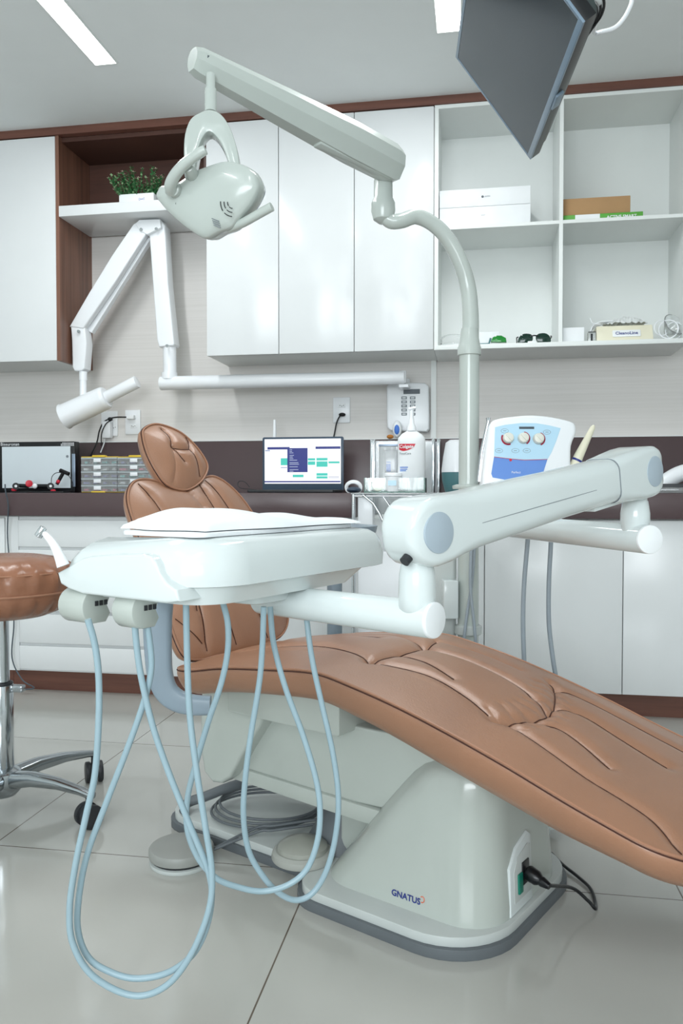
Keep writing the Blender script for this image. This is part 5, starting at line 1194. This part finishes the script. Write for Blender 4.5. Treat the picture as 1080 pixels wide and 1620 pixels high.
# acrylic dispenser behind
Yd = 3.50; a = px(588, 778, Yd); c = px(697, 696, Yd)
t = thing('acrylic_dispenser', 'tall clear dispenser with mirrored edges behind the pump bottle', 'dispenser', ((a.x+c.x)/2, Yd, ZC))
for x_, w_ in ((a.x, 0.022), (px(684, 700, Yd).x, 0.012), (c.x-0.014, 0.014)):
    MB().span((x_, Yd-0.06, zap+0.001), (x_+w_, Yd+0.07, c.z), 0.002).build('mirrored_edge', M_CHROME, t)
MB().span((a.x+0.022, Yd-0.04, zap+0.001), (px(684, 700, Yd).x, Yd-0.036, c.z-0.004)).build('front_pane', M_CLEAR, t)
MB().span((a.x+0.022, Yd+0.05, zap+0.001), (c.x-0.014, Yd+0.055, c.z-0.004)).build('back_pane', M_XRAY, t)
b = MB(); p = px(628, 678.5, YW-0.09); b.ball(p, 0.021, 0.016, 0.037); t = thing('freshener', 'white and blue oval gadget at the lower left of the keypad box', 'gadget', p)
b.build('shell', M_PAPER, t)
b = MB(); b.ball(p-Y*0.006-Z*0.002, 0.015, 0.0115, 0.027); b.build('blue_window', M_BLUE, t)
b = MB(); b.ball(px(617, 691, Yd), 0.015, 0.012, 0.010); tag(b.build('dried_flower', mat('dry_orange', rgb(170, 110, 50), 0.8, noise=0.3, nscale=40)), 'small brown dried flower below the keypad box', 'ornament')
# teal and white device
Yt = 3.36; o = onc(722, Yt)
t = thing('water_flask', 'white and teal rounded device on the counter behind the pole', 'device', o)
b = MB(); rr = [(0.048, 0.0), (0.055, 0.03), (0.064, 0.055)]
b.lathe([(0.046, 0), (0.050, 0.012), (0.060, 0.05), (0.062, 0.085)], o, Z, 32); b.build('lower_body', M_TEAL, t)
b = MB(); b.lathe([(0.0625, 0.085), (0.062, 0.10), (0.056, 0.15), (0.046, px(722, 696, Yt).z-ZT-0.012), (0.03, px(722, 696, Yt).z-ZT)], o, Z, 32); b.build('upper_body', M_XRAY, t)
# right end of the counter
b = MB(); pp = smoothpath([px(1040, 772, 3.3), px(1052, 763, 3.3), px(1068, 753, 3.3), px(1085, 747, 3.3), px(1110, 745, 3.3)], 6); b.tube(pp, [0.026, 0.028, 0.030]+[0.032]*(len(pp)-3), 18)
tag(b.build('handset', M_XRAY), 'thick white curved handset lying at the right end of the counter', 'handset')
t = thing('acrylic_tray', 'low clear tray with dark contents at the right end of the counter', 'tray', onc(1050, 3.1))
a = px(1040, 782, 3.12); MB().span((a.x-0.03, 3.06, ZT), (a.x+0.35, 3.2, ZT+0.02), 0.002).build('tray', M_CLEAR, t)
MB().span((a.x+0.01, 3.21, ZT), (a.x+0.35, 3.26, ZT+0.035), 0.004).build('dark_block', M_DARKR, t)

# ================================================================ SHELF ITEMS
# plant on niche shelf
pyv = 3.40
t = thing('potted_plant', 'small bushy green plant in a white rectangular planter on the niche shelf', 'plant', (px(215, 316, pyv).x, pyv, ZSH))
a = px(188, 318, pyv-0.03); c = px(243, 307, pyv-0.03)
planter = MB().span((a.x, pyv-0.03, ZSH+0.0005), (c.x, pyv+0.05, c.z+0.008), 0.003).build('planter', M_PAPER, t)
b = MB(); m_ = px(224, 315, pyv-0.0305); b.tube([m_+X*x*0.9+Z*z for x, z in ((-0.014, -0.004), (-0.014, 0.005), (0, 0), (0.014, 0.006), (0.014, -0.004), (0, 0.0), (-0.014, -0.004))], 0.0009, 5); b.build('bow_print', M_PURPLE, planter)
topz = c.z+0.006; lf = MB(); lf2 = MB(); fl = MB(); stm = MB()
for s_ in range(60):
    bx = random.uniform(a.x-0.004, c.x+0.006); by = random.uniform(pyv-0.03, pyv+0.045)
    hgt = random.uniform(0.03, 0.075)+(0.045 if random.random() < 0.3 else 0)
    lean = Vector((random.uniform(-0.4, 0.4)+(bx-(a.x+c.x)/2)*6, random.uniform(-0.5, 0.3), 1)).normalized()
    p0 = Vector((bx, by, topz-0.004)); p1 = p0+lean*hgt; stm.tube([p0, p1], 0.0009, 4)
    for k in range(int(hgt/0.0042)):
        c0 = p0+lean*(k+1)*0.0042; an = random.uniform(0, 6.28); L_ = random.uniform(0.010, 0.018)
        dr = Vector((cos(an), sin(an), random.uniform(0.1, 0.8))).normalized(); sd = dr.cross(Z).normalized()*L_*0.34
        tgt = lf if random.random() < 0.75 else lf2
        tgt.add([c0, c0+dr*L_*0.5+sd, c0+dr*L_, c0+dr*L_*0.5-sd, c0+dr*L_*0.5+Z*0.0015], [(0, 1, 4), (1, 2, 4), (2, 3, 4), (3, 0, 4)])
    if random.random() < 0.5:
        for k in range(5):
            an = k*1.257; dr = Vector((cos(an), sin(an), 0.4)); sd = dr.cross(Z).normalized()*0.002
            fl.add([p1, p1+dr*0.005+sd*1.6, p1+dr*0.010, p1+dr*0.005-sd*1.6], [(0, 1, 2, 3)])
lf.build('foliage', M_LEAF, t, recalc=False); lf2.build('pale_foliage', M_LEAF2, t, recalc=False); fl.build('blossoms', M_PINKFL, t, recalc=False); stm.build('stems', M_LEAF, t)
def sbox(name, label, cat, x0, x1, ytop, z0, Yv, depth, m, bev=0.002, parent=None, rot=0):
    a = px(x0, ytop, Yv); c = px(x1, ytop, Yv); mid = px((x0+x1)/2, ytop, Yv)
    b = MB(); b.box(((a.x+c.x)/2, Yv+depth/2, (z0+mid.z)/2), (c.x-a.x, depth, mid.z-z0), Matrix.Rotation(rot, 3, 'Z'), bev)
    o = b.build(name, m); tag(o, label, cat); return o, mid.z, (a.x, c.x)
Ys = 3.37
o1, z1_, xs = sbox('storage_box', 'flat white lidded box, the lower of the two stacked on the upper shelf', 'box', 695, 839, 326, ZM+0.0005, Ys, 0.2, M_PAPER); o1['group'] = 'white boxes on the upper shelf'
o2, z2_, xs = sbox('storage_box', 'flat white box with a tiny grey emblem, topmost on the upper shelf', 'box', 695, 839, 297.5, z1_+0.001, Ys, 0.2, M_PAPER); o2['group'] = 'white boxes on the upper shelf'
b = MB(); c_ = px(763, 311, Ys-0.001); b.cyl(c_+Y*0.0005, c_-Y*0.0005, 0.005, None, 16); text(b, 'ZEMPRI', 0.007, c_+X*0.02-Y*0.0008, X, Z); b.build('emblem', M_GREYP, o2, recalc=False)
b = MB(); text(b, 'zempri', 0.006, px(764, 340, Ys-0.001), X, Z); b.build('emblem', M_GREYP, o1, recalc=False)
o1, z1_, xs = sbox('flat_box', 'flat green and white box lying under the brown cardboard box', 'box', 891, 1017, 337.5, ZM+0.0005, Ys-0.01, 0.18, M_GREEN)
MB().span((px(909, 340, Ys).x, Ys-0.0112, ZM+0.001), (px(948, 340, Ys).x, Ys-0.0095, z1_-0.001)).build('white_label', M_PAPER, o1)
b = MB(); text(b, 'ACTIVE SMART', 0.017, px(983, 342.5, Ys-0.0115), X, Z, 0.0004); b.build('lettering', M_PAPER, o1, recalc=False)
o1, z2_, xs = sbox('cardboard_box', 'brown cardboard box on top of the green box, upper right shelf', 'box', 890.5, 997, 312, z1_+0.001, Ys-0.005, 0.17, M_CARD)
# lower shelf right
o1, z1_, xs = sbox('small_box', 'small plain white box on the lower right shelf', 'box', 889, 924, 518, ZU+0.0005, Ys, 0.1, M_PAPER)
t = thing('desk_device', 'cream device with a sloping front and a white name plate on the lower right shelf', 'device', (px(985, 530, Ys).x, Ys, ZU))
a = px(944, 536, Ys); zt_ = px(985, 513, Ys).z; c = px(1034, 536, Ys)
w_ = c.x-a.x
b = MB(); poly = [(0.0, 0), (0.13, 0), (0.13, zt_-ZU), (0.03, zt_-ZU)]
b.prism(poly, Vector((a.x, Ys, ZU+0.0005)), Y, Z, X, 0, w_, 0.004); bd_ = b.build('body', M_BEIGE, t)
sl = Vector((0, 0.03, zt_-ZU)).normalized()
pc_ = px(990, 526, Ys+0.012); sn = Vector((0, -sl.z, sl.y))
b = MB(); b.prism(rrect(-0.052, -0.0155, 0.056, 0.0155, 0.004), Vector((pc_.x, Ys+0.014, ZU+(zt_-ZU)*0.5))+sn*0.0005, X, sl, sn, 0, 0.0015, 0.0005); b.build('name_plate', M_PAPER, bd_)
b = MB(); text(b, 'CleanoLine', 0.019, Vector((pc_.x+0.002, Ys+0.014, ZU+(zt_-ZU)*0.5))+sn*0.0030, X, sl, 0.0003); b.build('lettering', M_NAVY, bd_, recalc=False)
b = MB(); rows = []
for i in range(30):
    r = []
    for j in range(12):
        a_ = i/29; c2_ = j/11; x_ = px(958+a_*68, 510, Ys).x; h_ = 0.010+0.040*sin(pi*min(1, c2_))*(0.4+0.7*a_)*abs(sin(a_*pi*0.93+0.15))+random.uniform(-.005, .005)
        r.append(Vector((x_+random.uniform(-.003, .003), Ys+0.02+c2_*0.10+random.uniform(-.004, .004), zt_+max(0.001, h_))))
    rows.append(r)
b.quadgrid(rows); tag(b.build('plastic_bag', mat('clear_film', (0.92, 0.95, 0.95, 1), 0.3, trans=0.25, noise=0), sharp=20), 'crumpled clear plastic bag on top of the cream device', 'bag')
b = MB()
for k in range(6):
    y0_ = Ys+0.03+0.01*k
    b.tube(smoothpath([px(965+k*2, 508, y0_), px(950, 509+k, y0_), px(938, 515+k, y0_-0.01), px(934, 524, y0_-0.01)], 6), 0.0022, 6)
b.tube(smoothpath([px(950, 513, Ys), px(937, 511, Ys), px(933, 503, Ys)], 5), 0.0015, 6)
tag(b.build('device_cables', M_XRAY), 'white cables drooping beside the cream device', 'cables')
t = thing('small_packet', 'tiny clear packet with black insert beside the cream device', 'packet', px(936, 538, Ys+0.02))
a = px(930, 525, Ys+0.02); c = px(942, 538, Ys+0.02); MB().span((a.x, Ys+0.02, ZU+0.0005), (c.x, Ys+0.045, a.z), 0.001).build('shell', M_CLEAR, t); MB().span((a.x+0.010, Ys+0.018, ZU+0.004), (a.x+0.018, Ys+0.0195, a.z-0.008)).build('insert', M_BLACK, t)
MB().span((a.x, Ys+0.017, a.z-0.003), (c.x, Ys+0.0195, a.z)).build('band', M_BLACK, t)
# clear mask
t = thing('clear_mask', 'clear plastic mask with coiled tubing at the right end of the lower shelf', 'mask', px(1058, 536, Ys+0.04))
oc_ = px(1060, 522, Ys+0.05)
b = MB(); b.lathe([(0.008, -0.03), (0.018, -0.02), (0.030, 0.0), (0.045, 0.02), (0.050, 0.03), (0.046, 0.03), (0.026, 0.0), (0.012, -0.02)], oc_+Z*0.004, (0.4, -0.7, 0.45), 28); b.build('shell', M_CLEAR, t)
b = MB(); b.torus(px(1057, 521, Ys+0.02), Y+X*0.3, 0.036, 0.0028, 36, 6); b.torus(px(1046, 519, Ys+0.03), Y-X*0.3, 0.030, 0.0022, 36, 6); b.torus(px(1066, 523, Ys+0.03), Y+Z*0.3, 0.033, 0.0022, 36, 6); b.build('tubing', M_XRAY, t)
# goggles
def goggles(label, x0, x1, ytop, Yv, lens, frame, grp):
    a = px(x0, 530, Yv); c = px(x1, 530, Yv); zt_ = px((x0+x1)/2, ytop, Yv).z; w_ = c.x-a.x; h_ = zt_-ZU
    t = thing('safety_glasses', label, 'glasses', ((a.x+c.x)/2, Yv, ZU), grp)
    for k in (0, 1):
        poly = [(0.02*w_, 0.15*h_), (0.06*w_, 0.7*h_), (0.20*w_, 0.97*h_), (0.40*w_, 0.9*h_), (0.46*w_, 0.55*h_), (0.40*w_, 0.12*h_), (0.22*w_, 0.0*h_+0.001)]
        if k: poly = [(w_-x, z) for x, z in poly]
        b = MB(); b.prism(closed2(poly, 3), Vector((a.x, Yv, ZU+0.001)), X, Z, Y, -0.002, 0.002, 0.0008); b.build('lens', lens, t)
    b = MB(); b.tube(smoothpath([Vector((a.x+w_*0.38, Yv, ZU+h_*0.72)), Vector((a.x+w_*0.5, Yv-0.002, ZU+h_*0.8)), Vector((a.x+w_*0.62, Yv, ZU+h_*0.72))], 5), 0.003, 8); b.build('bridge', frame, t)
    for s_ in (0, 1):
        xx = a.x+w_*0.02 if s_ == 0 else c.x-w_*0.02
        b = MB(); b.tube(smoothpath([Vector((xx, Yv, ZU+h_*0.7)), Vector((xx+(0.004 if s_ else -0.004), Yv+0.02, ZU+h_*0.7)), Vector((xx, Yv+0.09, ZU+h_*0.55)), Vector((xx, Yv+0.12, ZU+0.004))], 5), 0.0028, 8); b.build('temple', frame, t)
    return t
goggles('dark green wraparound safety glasses on the lower shelf near the divider', 818, 872, 527.5, Ys+0.0, M_DARKLENS, M_BLACK, None)
t = thing('safety_glasses', 'bright green tinted safety glasses, folded, on the lower shelf', 'glasses', (px(790, 540, Ys).x, Ys, ZU))
b = MB()
p = [px(x, y, Ys) for x, y in [(776, 541), (779, 534), (784, 531), (793, 531), (800, 535), (801, 541)]]
b.prism([(v.x, max(v.z, ZU+0.001)) for v in p], Vector((0, 0, 0)), X, Z, Y, Ys-0.004, Ys+0.03, 0.002); b.build('lens', M_GREENLENS, t)
b = MB(); b.tube([Vector((px(759, 540, Ys).x, Ys, ZU+0.006)), Vector((px(773, 540, Ys).x, Ys, ZU+0.007)), px(776, 535, Ys)], 0.0045, 8); b.build('temple', M_TEAL, t)
b = MB(); b.span((px(807, 541, Ys).x, Ys, ZU+0.0005), (px(815, 541, Ys).x, Ys+0.02, ZU+0.007), 0.001); tag(b.build('cap', M_BLUE), 'tiny blue cap between the green and the dark glasses', 'cap')
b = MB(); b.span((px(834, 541, Ys).x, Ys-0.018, ZU+0.0005), (px(847, 541, Ys).x, Ys-0.006, ZU+0.010), 0.002); tag(b.build('clip', M_PAPER), 'small white clip in front of the dark glasses', 'clip')
b = MB(); a = px(694, 541, Ys); c = px(728, 541, Ys)
b.tube(smoothpath([Vector((a.x+0.01, Ys, ZU+0.012)), px(700, 534, Ys+0.05), px(712, 530, Ys+0.09), px(735, 531, Ys+0.10)], 6), 0.003, 8); b.prism([(a.x+0.004, ZU+0.001), (c.x+0.04, ZU+0.001), (c.x+0.04, ZU+0.018), (a.x+0.02, ZU+0.016)], Vector((0, 0, 0)), X, Z, Y, Ys-0.002, Ys+0.004, 0.001)
tag(b.build('safety_glasses', M_CLEAR), 'clear safety glasses at the left end of the lower shelf', 'glasses')
o1, z1_, xs = sbox('flat_case', 'flat white case behind the pole on the lower shelf', 'case', 745, 790, 525, ZU+0.0005, Ys+0.07, 0.08, M_PAPER)
# small white thing behind the base
b = MB(); p = pz(862, 1318, 0.0); p.z = 0.0; b.lathe([(0.03, 0.02), (0.034, 0.03), (0.034, 0.055), (0.028, 0.06)], Vector((p.x, p.y, 0)), Z, 24); b.lathe([(0.012, 0), (0.012, 0.02)], Vector((p.x, p.y, 0)), Z, 16)
tag(b.build('floor_fitting', M_PLAST), 'small round white fitting on the floor behind the pedestal', 'fitting')
